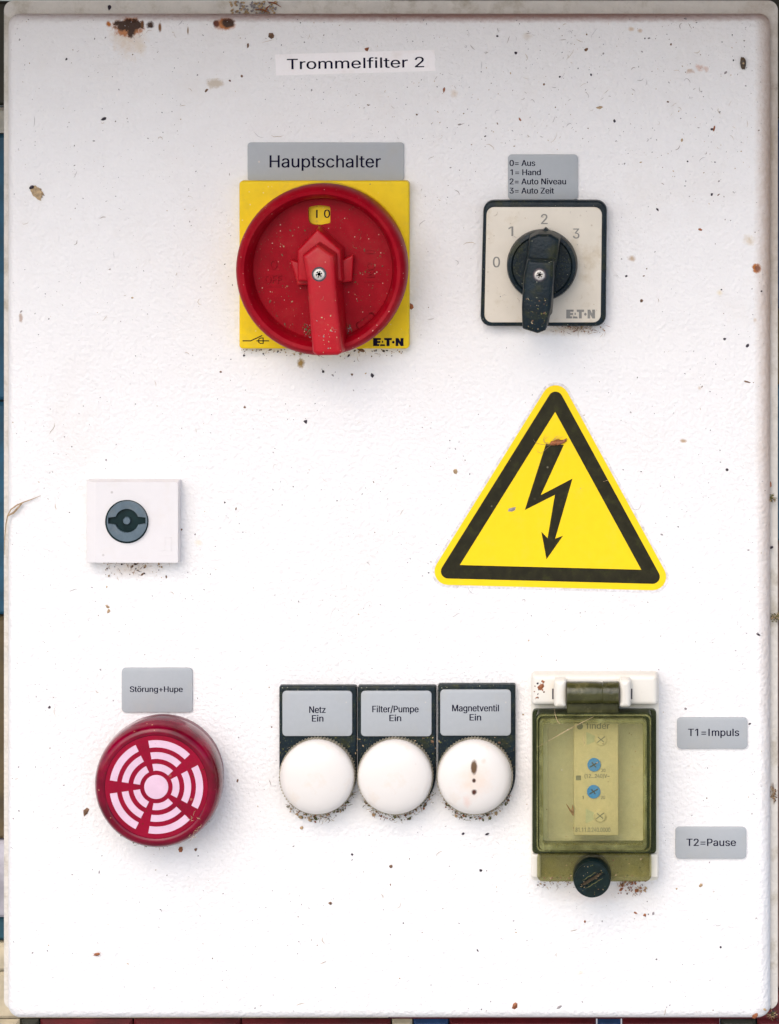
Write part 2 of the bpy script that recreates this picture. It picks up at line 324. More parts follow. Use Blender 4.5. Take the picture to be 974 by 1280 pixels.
def holed(g, outers, holes, h0, h1, m=None):
    """flat sheet between h0 and h1 with holes (a filled 2-D curve, turned to face the front)"""
    if m is None: m = h1
    cu = bpy.data.curves.new("t", 'CURVE'); cu.dimensions = '2D'; cu.fill_mode = 'BOTH'; cu.extrude = abs(h1-h0)*0.0005
    for poly in list(outers)+list(holes):
        sp = cu.splines.new('POLY'); sp.points.add(len(poly)-1); sp.use_cyclic_u = True
        for i, (a, b) in enumerate(poly):
            v = V(a, b, 0, m); k = (v.x, v.z-Z0)
            sp.points[i].co = (k[0]*10, k[1]*10, 0, 1)
    cu.extrude *= 10
    o = bpy.data.objects.new("t", cu); C.objects.link(o); dg = bpy.context.evaluated_depsgraph_get(); dg.update()
    me = bpy.data.meshes.new_from_object(o.evaluated_get(dg)); mid = (h0+h1)/2*0.001
    for v in me.vertices: v.co = Vector((v.co.x/10, -mid - v.co.z/10, v.co.y/10+Z0))
    n0 = len(g.bm.faces); g.bm.from_mesh(me); g.bm.faces.ensure_lookup_table()
    fs = g.bm.faces[n0:]; bmesh.ops.remove_doubles(g.bm, verts=list({v for f in fs for v in f.verts}), dist=1e-7)
    g.bm.faces.ensure_lookup_table(); fs = [f for f in g.bm.faces[n0:]]
    bmesh.ops.recalc_face_normals(g.bm, faces=fs)
    bpy.data.objects.remove(o); bpy.data.curves.remove(cu); bpy.data.meshes.remove(me)

FONT = None
try:
    fp = os.path.join(bpy.utils.system_resource('DATAFILES'), 'fonts', 'Inter.woff2')
    if os.path.exists(fp): FONT = bpy.data.fonts.load(fp)
except Exception: pass
def text_mesh(s):
    """outlines of the lettering, filled by winding number (the font's outlines overlap themselves)"""
    from mathutils.geometry import delaunay_2d_cdt
    cu = bpy.data.curves.new("t", 'FONT'); cu.body = s; cu.size = 1; cu.resolution_u = 3; cu.fill_mode = 'NONE'
    if FONT: cu.font = FONT
    o = bpy.data.objects.new("t", cu); C.objects.link(o); dg = bpy.context.evaluated_depsgraph_get(); dg.update()
    me = bpy.data.meshes.new_from_object(o.evaluated_get(dg)); bpy.data.objects.remove(o); bpy.data.curves.remove(cu)
    co_ = [v.co.xy.copy() for v in me.vertices]

    loops = []; cur = [0]
    adj = {}
    for e in me.edges:
        a, b = e.vertices; adj.setdefault(a, set()).add(b); adj.setdefault(b, set()).add(a)
    bpy.data.meshes.remove(me)
    for k in range(1, len(co_)):
        if k in adj.get(k-1, ()): cur.append(k)
        else: loops.append(cur); cur = [k]
    loops.append(cur); keep = []
    for lp in loops:
        xs = [co_[k].x for k in lp]; ys = [co_[k].y for k in lp]
        if len(lp) == 4 and abs(min(ys)) < 1e-3 and max(ys) < 0.06 and 0.3 < max(xs)-min(xs) < 0.33: continue   # foot bar of the figure 1
        keep.append(lp)
    for n_, lp in enumerate(keep):      # plain capital I and small l, without serifs or tail
        xs = [co_[k].x for k in lp]; ys = [co_[k].y for k in lp]; wd = max(xs)-min(xs); q = sorted(set(round(x, 4) for x in xs)); box_ = None
        if len(lp) == 12 and abs(wd-0.238) < 0.004 and abs(min(ys)) < 1e-3 and len(q) == 4: box_ = (q[1], q[2])
        elif abs(wd-0.128) < 0.004 and abs(min(ys)+0.002) < 1e-3 and max(ys) > 0.5: box_ = (min(xs)+.015, min(xs)+.076)
        if box_:
            b = len(co_); co_ += [Vector((box_[0], 0)), Vector((box_[0], 0.509)), Vector((box_[1], 0.509)), Vector((box_[1], 0))]; keep[n_] = [b, b+1, b+2, b+3]
    pts = []; eds = []; segs = []
    for lp in keep:
        b = len(pts); pts += [co_[k] for k in lp]
        for k in range(len(lp)):
            eds.append((b+k, b+(k+1) % len(lp))); segs.append((co_[lp[k]], co_[lp[(k+1) % len(lp)]]))
    vs, _e, fs = delaunay_2d_cdt(pts, eds, [], 0, 1e-5)[:3]; out = []
    for f in fs:
        c = sum((vs[k] for k in f), Vector((0, 0)))/len(f); wn = 0
        for a, b in segs:
            if (a.y <= c.y) != (b.y <= c.y):
                x = a.x+(c.y-a.y)*(b.x-a.x)/(b.y-a.y)
                if x > c.x: wn += 1 if b.y > a.y else -1
        if wn: out.append(f)
    used = sorted({k for f in out for k in f}); mp = {k: n for n, k in enumerate(used)}
    m2 = bpy.data.meshes.new("t"); m2.from_pydata([(vs[k].x, vs[k].y, 0) for k in used], [], [[mp[k] for k in f] for f in out]); return m2
_m = text_mesh("H"); CAP = max(v.co.y for v in _m.vertices)
def text(g, s, x0, x1, ytop, ybase, h, thick=0.04, rot=0.0, sink=0.03, m=None, bold=0.5):
    """lettering from x0 to x1 px, capitals between ytop and ybase px, turned by rot degrees about its middle"""
    if m is None: m = h
    if bold: x0, x1 = x0-bold/2, x1-bold/2
    me = text_mesh(s); bx0 = min(v.co.x for v in me.vertices); bx1 = max(v.co.x for v in me.vertices)
    kx = (x1-x0)/(bx1-bx0); ky = (ybase-ytop)/CAP; cx, cy = (x0+x1)/2, (ytop+ybase)/2; ca, sa = math.cos(R(rot)), math.sin(R(rot))
    bm = bmesh.new(); bm.from_mesh(me); bpy.data.meshes.remove(me)
    def P(v, hh):
        a = x0+(v.co.x-bx0)*kx-cx; b = ybase-v.co.y*ky-cy
        return V(cx+a*ca-b*sa, cy+a*sa+b*ca, hh, m)
    top = {v: g.bm.verts.new(P(v, h+thick)) for v in bm.verts}; bot = {v: g.bm.verts.new(P(v, h-sink)) for v in bm.verts if v.is_boundary}
    for f in bm.faces:
        try: g.bm.faces.new([top[v] for v in f.verts])
        except ValueError: pass
    for e in bm.edges:
        if e.is_boundary:
            a, b = e.verts; g.bm.faces.new((top[a], top[b], bot[b], bot[a]))
    bm.free()
    if bold:
        e = bold; text(g, s, x0+e, x1+e, ytop, ybase, h, thick+0.006, rot, sink, m, 0)

def stroke(g, pts, wd, h0, h1, m=None):
    for (a, b) in zip(pts, pts[1:]):
        a, b = Vector(a), Vector(b); dd = (b-a).normalized(); nn = Vector((-dd.y, dd.x))*wd/2; a2 = a-dd*wd*0.3; b2 = b+dd*wd*0.3
        prism(g, [tuple(a2+nn), tuple(b2+nn), tuple(b2-nn), tuple(a2-nn)], h0, h1, m=m)

def tube(g, pts, r, mt=None, n=4):
    """thin tapering strand along world points"""
    mi = g._mi(mt) if mt else 0; rings = []
    for i, p_ in enumerate(pts):
        dd = (pts[min(i+1, len(pts)-1)]-pts[max(i-1, 0)]); dd = dd.normalized() if dd.length > 1e-9 else Vector((1, 0, 0))
        a = dd.cross(Vector((0.1, 1, 0.2))).normalized(); b = dd.cross(a).normalized(); t = i/(len(pts)-1)
        rr_ = r*(1-0.75*abs(2*t-1)**2)
        rings.append([g.bm.verts.new(p_+(a*math.cos(2*math.pi*k/n)+b*math.sin(2*math.pi*k/n))*rr_) for k in range(n)])
    for A, B in zip(rings, rings[1:]):
        for k in range(n):
            f = g.bm.faces.new((A[k], A[(k+1) % n], B[(k+1) % n], B[k])); f.material_index = mi
    f = g.bm.faces.new(rings[0][::-1]); f.material_index = mi; f = g.bm.faces.new(rings[-1]); f.material_index = mi

def crumb(g, c, rx, rz, ry, mt, rnd=random):
    """small irregular grain: squashed, jittered octahedron-like lump"""
    mi = g._mi(mt); n = 6; a0 = rnd.random()*6.28; tilt = rnd.uniform(0, 3.14); ct, s_ = math.cos(tilt), math.sin(tilt)
    ring = []
    for k in range(n):
        a = a0+2*math.pi*k/n; q = rnd.uniform(0.6, 1.25); x, z = rx*q*math.cos(a), rz*q*math.sin(a)
        ring.append(g.bm.verts.new(c+Vector((x*ct-z*s_, -ry*rnd.uniform(0, 0.3), x*s_+z*ct))))
    t = g.bm.verts.new(c+Vector((rx*rnd.uniform(-.2, .2), -ry, rz*rnd.uniform(-.2, .2))))
    for k in range(n):
        f = g.bm.faces.new((ring[k], ring[(k+1) % n], t)); f.material_index = mi

def eaton(g, x0, x1, y0, y1, h):
    W = (x1-x0); H = y1-y0
    def P(pts): prism(g, [(x0+a*W, y0+b*H) for a, b in pts], h-0.03, h+0.05)
    P([(0, 0), (.26, 0), (.25, .24), (.14, .24), (.14, .38), (.24, .38), (.23, .62), (.14, .62), (.14, .76), (.21, .76), (.20, 1), (0, 1)])
    P([(.29, .35), (.33, .35), (.33, .6), (.29, .6)]); P([(.24, .78), (.38, .78), (.40, 1), (.22, 1)])
    P([(.36, 0), (.62, 0), (.61, .26), (.54, .26), (.54, 1), (.44, 1), (.44, .26), (.37, .26)])
    g2 = [(x0+.665*W+.045*W*math.cos(a*.785), y0+.52*H+.17*H*math.sin(a*.785)) for a in range(8)]; prism(g, g2, h-0.03, h+0.05)
    P([(.74, 0), (.83, 0), (.90, .45), (.90, 0), (1, 0), (1, 1), (.91, 1), (.83, .55), (.83, 1), (.74, 1)])

def screw(name, cx, cy, r, h, parent, ring=True):
    g = G(); lathe(g, cx, cy, h, [(r, h-1.0), (r, h+0.15), (r*0.86, h+0.45), (r*0.55, h+0.5), (r*0.42, h-0.1)], 28)
    for a in range(6):
        q = R(60*a+15); stroke(g, [(cx+r*.35*math.cos(q), cy+r*.35*math.sin(q)), (cx+r*.5*math.cos(q), cy+r*.5*math.sin(q))], r*0.22, h+0.45, h+0.52)
    return g.build(name, 'steel', parent)

# ================================================================ setting
g = G(); v = [g.bm.verts.new(p_) for p_ in ((-40, -60, 0), (40, -60, 0), (40, 40, 0), (-40, 40, 0))]; g.bm.faces.new(v)
g.build("ground", 'paving', kind='structure')

def box(g, a, b):
    fs = g.loft([[Vector((a[0], a[1], a[2])), Vector((b[0], a[1], a[2])), Vector((b[0], a[1], b[2])), Vector((a[0], a[1], b[2]))],
                 [Vector((a[0], b[1], a[2])), Vector((b[0], b[1], a[2])), Vector((b[0], b[1], b[2])), Vector((a[0], b[1], b[2]))]]); return fs

# board wall behind the cabinet
wall = thing("board_wall", "weathered board wall of blue, brown and red boards showing in slivers behind the cabinet", "wall", V(487, 1400, -236))
def board(x0, x1, y0, y1, m_, proud=0.0):
    g = G(); a = V(x0, y1, -236); b = V(x1, y0, -236)
    e = 0.0015
    g.loft([[Vector((p_[0], yy, p_[1])) for p_ in ((a.x+i, a.z+i), (b.x-i, a.z+i), (b.x-i, b.z-i), (a.x+i, b.z-i))]
            for yy, i in ((a.y+0.02, 0), (a.y-proud*0.001+e, 0), (a.y-proud*0.001, e))])
    g.build("board", m_, wall)
L0, MIDX, R1 = -500, 487, 1500
for y0, y1, m_, pr in ((-900, -420, 'bbrown', 0), (-416, -2, 'bgrey', 1), (1, 132, 'bdark', 0), (134, 166, 'bwhite', 2), (168, 500, 'bblue', 0), (503, 768, 'bblue', 0.6), (771, 1048, 'bbrown', 1), (1050, 1146, 'bgrey', 2),
                       (1148, 1176, 'bteal', 0), (1178, 1213, 'bbeige', 2), (1215, 1273, 'bbeige', 1)):
    board(L0, MIDX-2, y0, y1, m_, pr)
for y0, y1, m_, pr in ((-900, -420, 'bbrown', 0), (-416, 148, 'bdark', 1), (150, 386, 'bnavy', 0), (388, 480, 'bbrown', 2), (482, 676, 'bblue', 0), (678, 960, 'bmauve', 1), (962, 1236, 'bmauve', 0.3), (1238, 1273, 'bred', 2)):
    board(MIDX+1, R1, y0, y1, m_, pr)
for x0, x1, m_ in ((L0, 24, 'bbeige'), (26, 48, 'bdark'), (50, 165, 'bred'), (167, 300, 'bred'), (302, 488, 'bred'), (490, 515, 'bbeige'), (517, 560, 'bnavy'), (562, 745, 'bred'), (747, 776, 'bnavy'), (778, 900, 'bred'), (902, 945, 'bdark'), (947, R1, 'bred')):
    board(x0, x1, 1275, 1700, m_, 0)

# plank roof that shades the upper part of the door
g = G()
zr = Z0 + (640+215)*S
roof = thing("roof_overhang", "brown plank roof overhang just above the cabinet, shading its top", "roof", (0, 0.2, zr))
for i in range(5):
    g = G(); y1 = 0.26-0.092*i; box(g, (-1.2, y1-0.0895, zr+0.0015*(i % 2)), (1.2, y1, zr+0.022)); g.build("plank", 'wood', roof)

# ================================================================ cabinet
cab = thing("control_cabinet", "white textured metal control cabinet with rust marks along its top edge", "cabinet", V(487, 1270, -100))
g = G()
# body: a shallow front frame (rounded) with a step back for the seal
holed(g, [rr(5.0, 0.5, 972.5, 1262, 12, 8)], [rr(14, 22, 958, 1262-12, 6)], -8.5, -7.0, m=-7)
def ring(x0, y0, x1, y1, r, h, m=-7, n=8): return [V(a, b, h, m) for a, b in rr(x0, y0, x1, y1, r, n)]
g.loft([ring(5, .5, 972.5, 1262, 12, -205), ring(5, .5, 972.5, 1262, 12, -8.6), ring(5.4, .9, 972.1, 1261.6, 11.6, -7.6), ring(6.4, 1.9, 971.1, 1260.6, 10.6, -6.98),
        ring(13, 10, 961, 1255, 6, -6.98), ring(13.5, 10.5, 960.5, 1254.5, 5.5, -10)], cap1=True)
g.build("body", 'rim', cab)
g = G(); plate(g, 11, 20, 962.8, 1271, 14, -10, -3, 2, m=0); g.build("seal", 'rubber', cab)
g = G()
W0 = (7.5, 17.0, 964.0, 1276.5); er = 5.6; e = er/(S*1000); rings = []
rings.append([V(a, b, -9.5, 0) for a, b in rr(*W0, 13, 8)])
for i in range(11):
    a_ = R(90*i/10); ins = e*(1-math.cos(a_)); hh = -er+er*math.sin(a_)
    rings.append([V(a, b, hh, 0) for a, b in rr(W0[0]+ins*.7, W0[1]+ins*.7, W0[2]-ins, W0[3]-ins*.8, 15+ins*0.4, 8)])
g.loft(rings)
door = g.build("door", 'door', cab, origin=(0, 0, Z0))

# ================================================================ label plates
GR = "grey engraved label plates"
def label(x0, y0, x1, y1, lines, lab, r=5, h=1.0, cat="label", group=GR, sk=0.0):
    t = thing("label_plate", lab, cat, V((x0+x1)/2, (y0+y1)/2, 0), group)
    g = G(); plate(g, x0, y0, x1, y1, r, 0.0, h, 0.18, k=2); g.build("plate", 'grey', t)
    g = G()
    for (s, a, b, yt, yb) in lines: text(g, s, a, b, yt, yb, h)
    g.build("lettering", 'ink', t); return t
label(309.5, 178, 505, 226, [("Hauptschalter", 337.3, 476, 194, 209.2)], "wide grey label plate lettered Hauptschalter above the big red switch", r=4)
label(635, 193, 722.5, 249.5, [("0= Aus", 637.3, 669, 200, 207.3), ("1= Hand", 638.3, 676, 211.6, 218.8), ("2= Auto Niveau", 637.3, 707.5, 223, 230.3), ("3= Auto Zeit", 637.3, 692.5, 234.6, 241.8)],
      "grey label plate with four lines numbered 0 to 3 above the black selector switch")
label(152, 835, 240.5, 890.5, [("Störung+Hupe", 162.5, 228.3, 858, 865)], "grey label plate lettered Störung+Hupe above the red round beacon")
label(846.5, 897, 934.5, 936, [("T1=Impuls", 860.5, 924, 911, 920)], "grey label plate lettered T1=Impuls, upper one right of the timer box")
label(844.5, 1034, 933, 1073.5, [("T2=Pause", 858.5, 920, 1048.5, 1057.5)], "grey label plate lettered T2=Pause, lower one right of the timer box")

t = thing("label_tape", "white printed tape lettered Trommelfilter 2, slightly tilted at the top of the door", "label", V(444, 78, 0))
g = G(); prism(g, [(344, 68), (543, 62), (544.3, 74), (543.2, 79), (545, 88.5), (345.3, 94.3)], 0.0, 0.15); g.build("tape", 'paper', t)
g = G(); text(g, "Trommelfilter 2", 359, 530, 72.2, 85.2, 0.15, rot=-0.9); g.build("lettering", 'ink', t)

# ================================================================ main switch
ms = thing("main_switch", "big red rotary main switch with pointed lever on a yellow square plate", "switch", V(405, 331, 0))
g = G(); plate(g, 299, 226, 511.5, 436, 4.5, 0, 5, 0.8); lathe(g, 404.5, 333.5, 9, [(105, 4.9), (105, 8.5), (104, 9), (98, 9)])
fp_ = g.build("front_plate", 'yellow', ms)
g = G(); eaton(g, 466.5, 504.5, 422.5, 432.5, 5); g.build("maker_logo", 'ink', fp_)
g = G(); stroke(g, [(303.8, 426), (313.5, 426)], 1.3, 4.97, 5.05); stroke(g, [(313.5, 426), (327.5, 419.5)], 1.3, 4.97, 5.05); stroke(g, [(321, 426), (336, 426)], 1.3, 4.97, 5.05)
stroke(g, [(329, 422.3), (329, 429.2)], 1.3, 4.97, 5.05); stroke(g, [(323.5, 424), (325.5, 422.6), (329, 422.3)], 1.1, 4.97, 5.05); stroke(g, [(323.5, 424), (323.5, 428), (325.5, 429.2), (329, 429.2)], 1.1, 4.97, 5.05)
g.build("switch_symbol", 'ink', fp_)
g = G()
cxm, cym = 400.6, 338.6
win = roundpoly([(385, 258.5), (399, 256.3), (413, 258), (413, 279), (400, 281.5), (386, 280.5)], [4, 1, 3, 3, 1, 7])
lathe(g, cxm, cym, 24, [(97, 9.2), (105.0, 9.2), (105.6, 17), (104.8, 20.5), (102, 23), (98, 24), (94, 23.6), (90, 21.6), (88, 18.5), (87, 14.6), (86, 14.0), (86, 11), (97, 9.2)], cap0=False, cap1=False)
holed(g, [circ(403.5, 335.7, 87.6, 96)], [win], 11, 14, m=14)
# capsule outline
cap = []
for k in range(24):
    a = 2*math.pi*k/24; x = 8.5*(1 if math.cos(a) > 0 else -1)+4.5*math.cos(a); y = 4.5*math.sin(a); ca, sa = math.cos(R(-38)), math.sin(R(-38))
    cap.append((457+x*ca-y*sa, 401+x*sa+y*ca))
stroke(g, cap+[cap[0]], 1.2, 13.9, 14.35)
text(g, "OFF", 331, 352, 344, 354, 14, thick=0.55); text(g, "O", 337.5, 346, 325, 336, 14, thick=0.55)
text(g, "ON", 454, 472, 332, 342, 14, thick=0.55, rot=90); text(g, "I", 461, 464, 310, 320, 14, thick=0.55, rot=90)
stroke(g, [(331, 358), (354, 358)], 1, 13.9, 14.25); stroke(g, [(455, 352), (476, 352)], 1, 13.9, 14.25)
dial = g.build("dial", 'red', ms, sharp=40)
g = G(); prism(g, RP([(378, 250), (420, 250), (420, 288), (378, 288)], 3), 9.05, 11.0, m=11)
wi = g.build("position_indicator", 'yellow', dial)
g = G(); stroke(g, [(396.2, 262.8), (396.2, 271.5)], 1.9, 10.97, 11.08, m=11); text(g, "0", 405.3, 412.5, 262, 272, 11.0); g.build("lettering", 'ink', wi)
g = G()
prism(g, RP([(397, 286), (426, 312.5), (428, 352), (372, 352), (371.5, 313)], 1.5, 3), 13.9, 24, 1.2, m=24, flare=2)
prism(g, RP([(362, 324), (381, 330), (400, 330), (425, 326), (442, 318), (440, 352), (425, 354), (372, 357)], 1.5, 3), 13.9, 18, 0.8, m=18)
hp = RP([(397, 305.5), (418, 319.5), (419.8, 354), (424.5, 400), (428, 441), (422, 444.5), (396, 445), (390.8, 441), (387, 400), (383.5, 352), (377.5, 320)], [1, 2, 4, 4, 3, 3, 3, 3, 4, 4, 2], 3)
prism(g, hp, 13.9, 33.5, 1.8, m=33.5, flare=2.5)
hd = g.build("lever", 'red_handle', ms, sharp=40)
g = G(); lathe(g, 399, 342.7, 33.5, [(9, 32), (9, 33.55), (8, 33.6)], 32); g.build("screw_recess", 'rubber', hd)
screw("screw", 399, 342.7, 7.4, 33.7, hd)

# ================================================================ selector switch
ss = thing("selector_switch", "black rotary selector switch on a cream square plate numbered 0 to 3", "switch", V(680, 330, 0))
g = G(); prism(g, RP([(604.5, 250.5), (759, 250.5), (757.5, 408), (600.3, 408)], 13), 0, 6, 1.2, m=6); fr = g.build("frame", 'black', ss)
g = G(); prism(g, RP([(608.5, 258.8), (752.8, 258.8), (751, 403), (605.5, 403)], 9.5), 5.9, 6.5, 0.2, m=6.5); fpl = g.build("front_plate", 'cream', ss)
g = G()
text(g, "0", 616.5, 625, 321, 334, 6.5); text(g, "1", 636, 641.5, 283, 295, 6.5); text(g, "2", 676.5, 684.5, 267.5, 280, 6.5); text(g, "3", 716.5, 724.3, 285.5, 298, 6.5)
g.build("lettering", 'inkfade', fpl)
g = G(); eaton(g, 708, 744, 387, 398, 6.5); g.build("maker_logo", 'inkfade', fpl)
g = G(); lathe(g, 677.5, 332.5, 14, [(44, 6.4), (43.5, 12.5), (42, 14), (38, 14.3), (36, 13.4)])
prism(g, RP([(672, 294), (682, 284.5), (692, 294), (688, 300), (676, 300)], 1), 6.4, 13, 0.6, m=13); dk = g.build("dial", 'black', ss)
g = G()
prism(g, RP([(662.5, 297), (673, 292.5), (689, 293), (699.5, 299), (697, 322), (692, 345), (688, 396), (657, 394), (655, 345), (659, 322)], 3, 3), 13.2, 23, 1.6, m=23, flare=2)
prism(g, RP([(659.5, 324.5), (692.5, 326.5), (692.5, 345), (689, 385), (682.5, 413), (672, 417), (653, 411), (652.3, 385), (655, 345)], 3, 3), 13.2, 32, 1.5, m=32, flare=1.5)
lv = g.build("lever", 'black', ss, sharp=40)
g = G(); lathe(g, 674.6, 343.6, 32, [(8.2, 30), (8.2, 32.05), (7.5, 32.1)], 32); g.build("screw_recess", 'rubber', lv)
screw("screw", 674.6, 343.6, 6.9, 32.2, lv)

# ================================================================ key lock
kl = thing("key_lock", "small square white lock with dark blue round keyway, left side of the door", "lock", V(165, 653, 0))
g = G()
def kr(x0, y0, x1, y1, h): return [V(a, b, h, 7) for a, b in rr(x0, y0, x1, y1, 1.5, 3)]
g.loft([kr(107.3, 601.8, 223.2, 704.3, 0), kr(107.3, 601.8, 223.2, 704.3, 5.2), kr(108, 602.2, 223, 704, 5.9), kr(120, 602.6, 222.4, 703.4, 7)])
kb = g.build("housing", 'lockw', kl, sharp=8)
g = G()
for pts in ([(200, 688), (215, 688)], [(206, 672), (206, 688)], [(214, 672), (214, 688)], [(206, 672), (214, 672)], [(200, 694), (215, 694)]): stroke(g, pts, 0.7, 6.95, 7.12)
g.build("embossed_mark", 'lockw', kb)
g = G(); lathe(g, 158.6, 652, 7, [(27, 6.9), (27, 7.15), (26, 7.2)], 48); g.build("collar", 'lockdark', kl)
key = []
for k in range(72):
    a = 2*math.pi*k/72; x, y = math.cos(a), math.sin(a)
    if abs(y)*15 < 4.6: key.append((158.5+(23.5 if x > 0 else -23.5), 650.8+(y*15))) if not (key and abs(key[-1][0]-(158.5+(23.5 if x > 0 else -23.5))) < .1 and False) else None
    else: key.append((158.5+15*x, 651+15*y))
g = G(); holed(g, [circ(158.6, 651.8, 25.2, 64)], [key], 7.15, 8.6, m=8.6); g.build("cylinder", 'lockblue', kl)
g = G(); lathe(g, 158.5, 651, 8, [(4.6, 7.1), (4.6, 8.2), (4, 8.5)], 24); g.build("pin", 'lockblue', kl)

# ================================================================ beacon
bc = thing("signal_beacon", "round red beacon with ringed pinkish segment emblem, lower left of the door", "beacon", V(202, 971, 0))
bx, by = 195.3, 984.0; BM = 19
g = G(); lathe(g, bx, by, BM, [(76, 0), (76, 3.8), (74.5, 5), (70, 6)]); g.build("base", 'beaconbase', bc)
g = G(); lathe(g, bx, by, BM, [(63.2, 17), (63.2, 18.7), (62, 18.72), (10, 18.72)], 96)
ln = g.build("lens", 'beacon', bc, sharp=50)
M['beacon_rim'] = mat("deep_red_lens_shoulder", (0.17, 0.0, 0.016), 0.12, 0.4, 90, coat=0.22, spec=0.2, dirt=(0.07, 0.008, 0.008), dirt_amt=0.9, dirt_scale=60,
                      specks=(0.5, 0.25, 0.14), speck_amt=0.03, speck_scale=900, fleck=(0.10, 0.03, 0.0), fleck_amt=0.05)
g = G(); lathe(g, bx, by, BM, [(72, 5), (77.5, 5.4), (78.6, 7), (78.6, 12.2), (77.8, 14.8), (75.6, 17.0), (72.4, 18.4), (69, 19.1), (66.5, 19.15), (64.5, 18.95), (63, 18.6), (62.5, 17)], 96, cap1=False); g.build("lens_rim", 'beacon_rim', bc, sharp=50)
g = G()
for (r0, r1) in ((20.5, 29.0), (35.2, 43.6), (49.6, 58.6)):
    for k in range(5):
        a0 = 36+72*k+8.2; a1 = 36+72*(k+1)-8.2; P_ = []
        for i in range(13):
            a = R(a0+(a1-a0)*i/12); P_.append((bx+r1*math.cos(a), by-r1*math.sin(a)))
        for i in range(12, -1, -1):
            a = R(a0+(a1-a0)*i/12); P_.append((bx+r0*math.cos(a), by-r0*math.sin(a)))
        holed(g, [P_], [], 18.6, 18.85, m=BM)
lathe(g, bx, by, BM, [(14.8, 18.6), (14.8, 18.85), (14.4, 18.87)], 48)
g.build("emblem", 'pink', ln)

# ================================================================ indicator lights
scorch = lambda cx, cy: [st2(cx, cy, 593, 975, 26, 26, (0.74, 0.55, 0.42), 1.2, 0.1, 0.5), st2(cx, cy, 592.6, 959.5, 4.6, 10.5, (0.11, 0.055, 0.02), 0.5, 0.6), st2(cx, cy, 592.6, 976, 3.0, 3.4, (0.06, 0.02, 0.01), 0.8, 0.5),
                         st2(cx, cy, 592.8, 990.2, 4.0, 4.2, (0.07, 0.02, 0.01), 0.9, 0.5), st2(cx, cy, 584, 1003, 7, 9, (0.72, 0.5, 0.42), 1.4, 0.3, 0.5), st2(cx, cy, 605, 952, 4, 4, (0.6, 0.5, 0.4), 1.4, 0.4, 0.5)]
def st2(cx, cy, px, py, rx, ry, col, amp=1.0, hard=0.5, amt=1.0):
    a = V(px, py, 14); c = V(cx, 930, 0); return (a.x-c.x, a.z-c.z, rx*S, ry*S, col, amp, hard, amt)
M['lens3'] = mat("scorched_white_lens", (0.73, 0.69, 0.645), 0.3, 0.01, 100, sss=0.15, dirt=(0.66, 0.50, 0.34), dirt_amt=0.4, dirt_scale=110, stains_or_shade=scorch(596, 0))
LT = [(349.0, 445.5, 858.0, 397.3, 396.2, 353.0, 440.3, 863.8, 920.3, [("Netz", 386.8, 407, 883, 891.2), ("Ein", 390.2, 404.2, 894, 902)], 'lens', "white round indicator light lettered Netz Ein, left of the row of three"),
      (447.3, 544.8, 858.0, 496.0, 493.6, 451.3, 539.6, 863.8, 920.6, [("Filter/Pumpe", 465.7, 523.2, 882.3, 890.4), ("Ein", 487, 501.5, 893.6, 901.5)], 'lens', "white round indicator light lettered Filter/Pumpe Ein, middle of the row"),
      (547.6, 644.3, 856.0, 596.0, 593.2, 550.4, 638.8, 862.2, 919.8, [("Magnetventil", 565.5, 623.6, 881, 889.2), ("Ein", 587.3, 601.4, 892.7, 900.7)], 'lens3', "white round indicator light lettered Magnetventil Ein with dark scorch marks on its lens")]
for (x0, x1, y0, cx, lx, a0, a1, b0, b1, lines, lm, lab) in LT:
    t = thing("indicator_light", lab, "indicator light", V(cx if lm == 'lens' else 596, 930, 0), "round indicator lights with label holders")
    g = G(); pts = [(x0+1.5, y0), (x1-1.5, y0), (x1, y0+1.5)]
    rr_ = (x1-x0)/2; yc = 969
    for i in range(25):
        a = math.pi*i/24; pts.append((cx+rr_*math.cos(a), yc+rr_*math.sin(a)))
    pts.append((x0, y0+1.5)); prism(g, pts, 0, 3.6, 0.7, m=3.6); car = g.build("label_holder", 'black', t)
    g = G(); plate(g, a0, b0, a1, b1, 5, 3.5, 4.3, 0.25, k=2); ins = g.build("label_insert", 'grey', t)
    g = G()
    for (s, p0, p1, yt, yb) in lines: text(g, s, p0, p1, yt, yb, 4.3)
    g.build("lettering", 'ink', ins)
    g = G(); teeth = []
    for i in range(144):
        a = 2*math.pi*i/144; r = 46.3 if i % 2 else 48.0; teeth.append((lx+r*math.cos(a), 972.3+r*math.sin(a)))
    prism(g, teeth, 3.4, 8.5, m=9); g.build("knurled_ring", 'knurl', t)
    g = G(); lathe(g, lx, 972, 10, [(46, 8.0), (46, 9.4), (45, 10.6), (42.5, 11.6), (38, 12.5), (30, 13.3), (20, 13.9), (10, 14.15), (3, 14.2)], 64); g.build("lens", lm, t, sharp=60)

# ================================================================ warning sign
ws = thing("warning_sign", "yellow triangular high voltage sticker with black lightning bolt arrow", "sign", V(690, 620, 0))
inner = [(694.1, 514.9), (801.8, 712.2), (574.9, 706.3)]
def off(dist): return scaled(inner, -dist)
def outl(dist, r): return roundpoly(off(dist), r, 7)
g = G(); prism(g, outl(28.6, 20), 0.0, 0.08); g.build("clear_backing", 'film', ws)
g = G(); prism(g, outl(25.3, 17), 0.06, 0.14); g.build("yellow_field", 'ylw2', ws)
g = G(); holed(g, [outl(17.3, 9)], [inner], 0.12, 0.19, m=0.2); g.build("black_border", 'sgnblk', ws)
z = lambda x, y: (520+x/2.952, 460+y/2.952)
g = G(); holed(g, [[z(480, 280), z(546, 284), z(461, 469), z(578, 408), z(514, 630), z(543, 619), z(482, 706), z(463, 604), z(486, 628), z(513, 468), z(402, 524)]], [], 0.12, 0.19, m=0.2); g.build("lightning_bolt", 'sgnblk', ws)

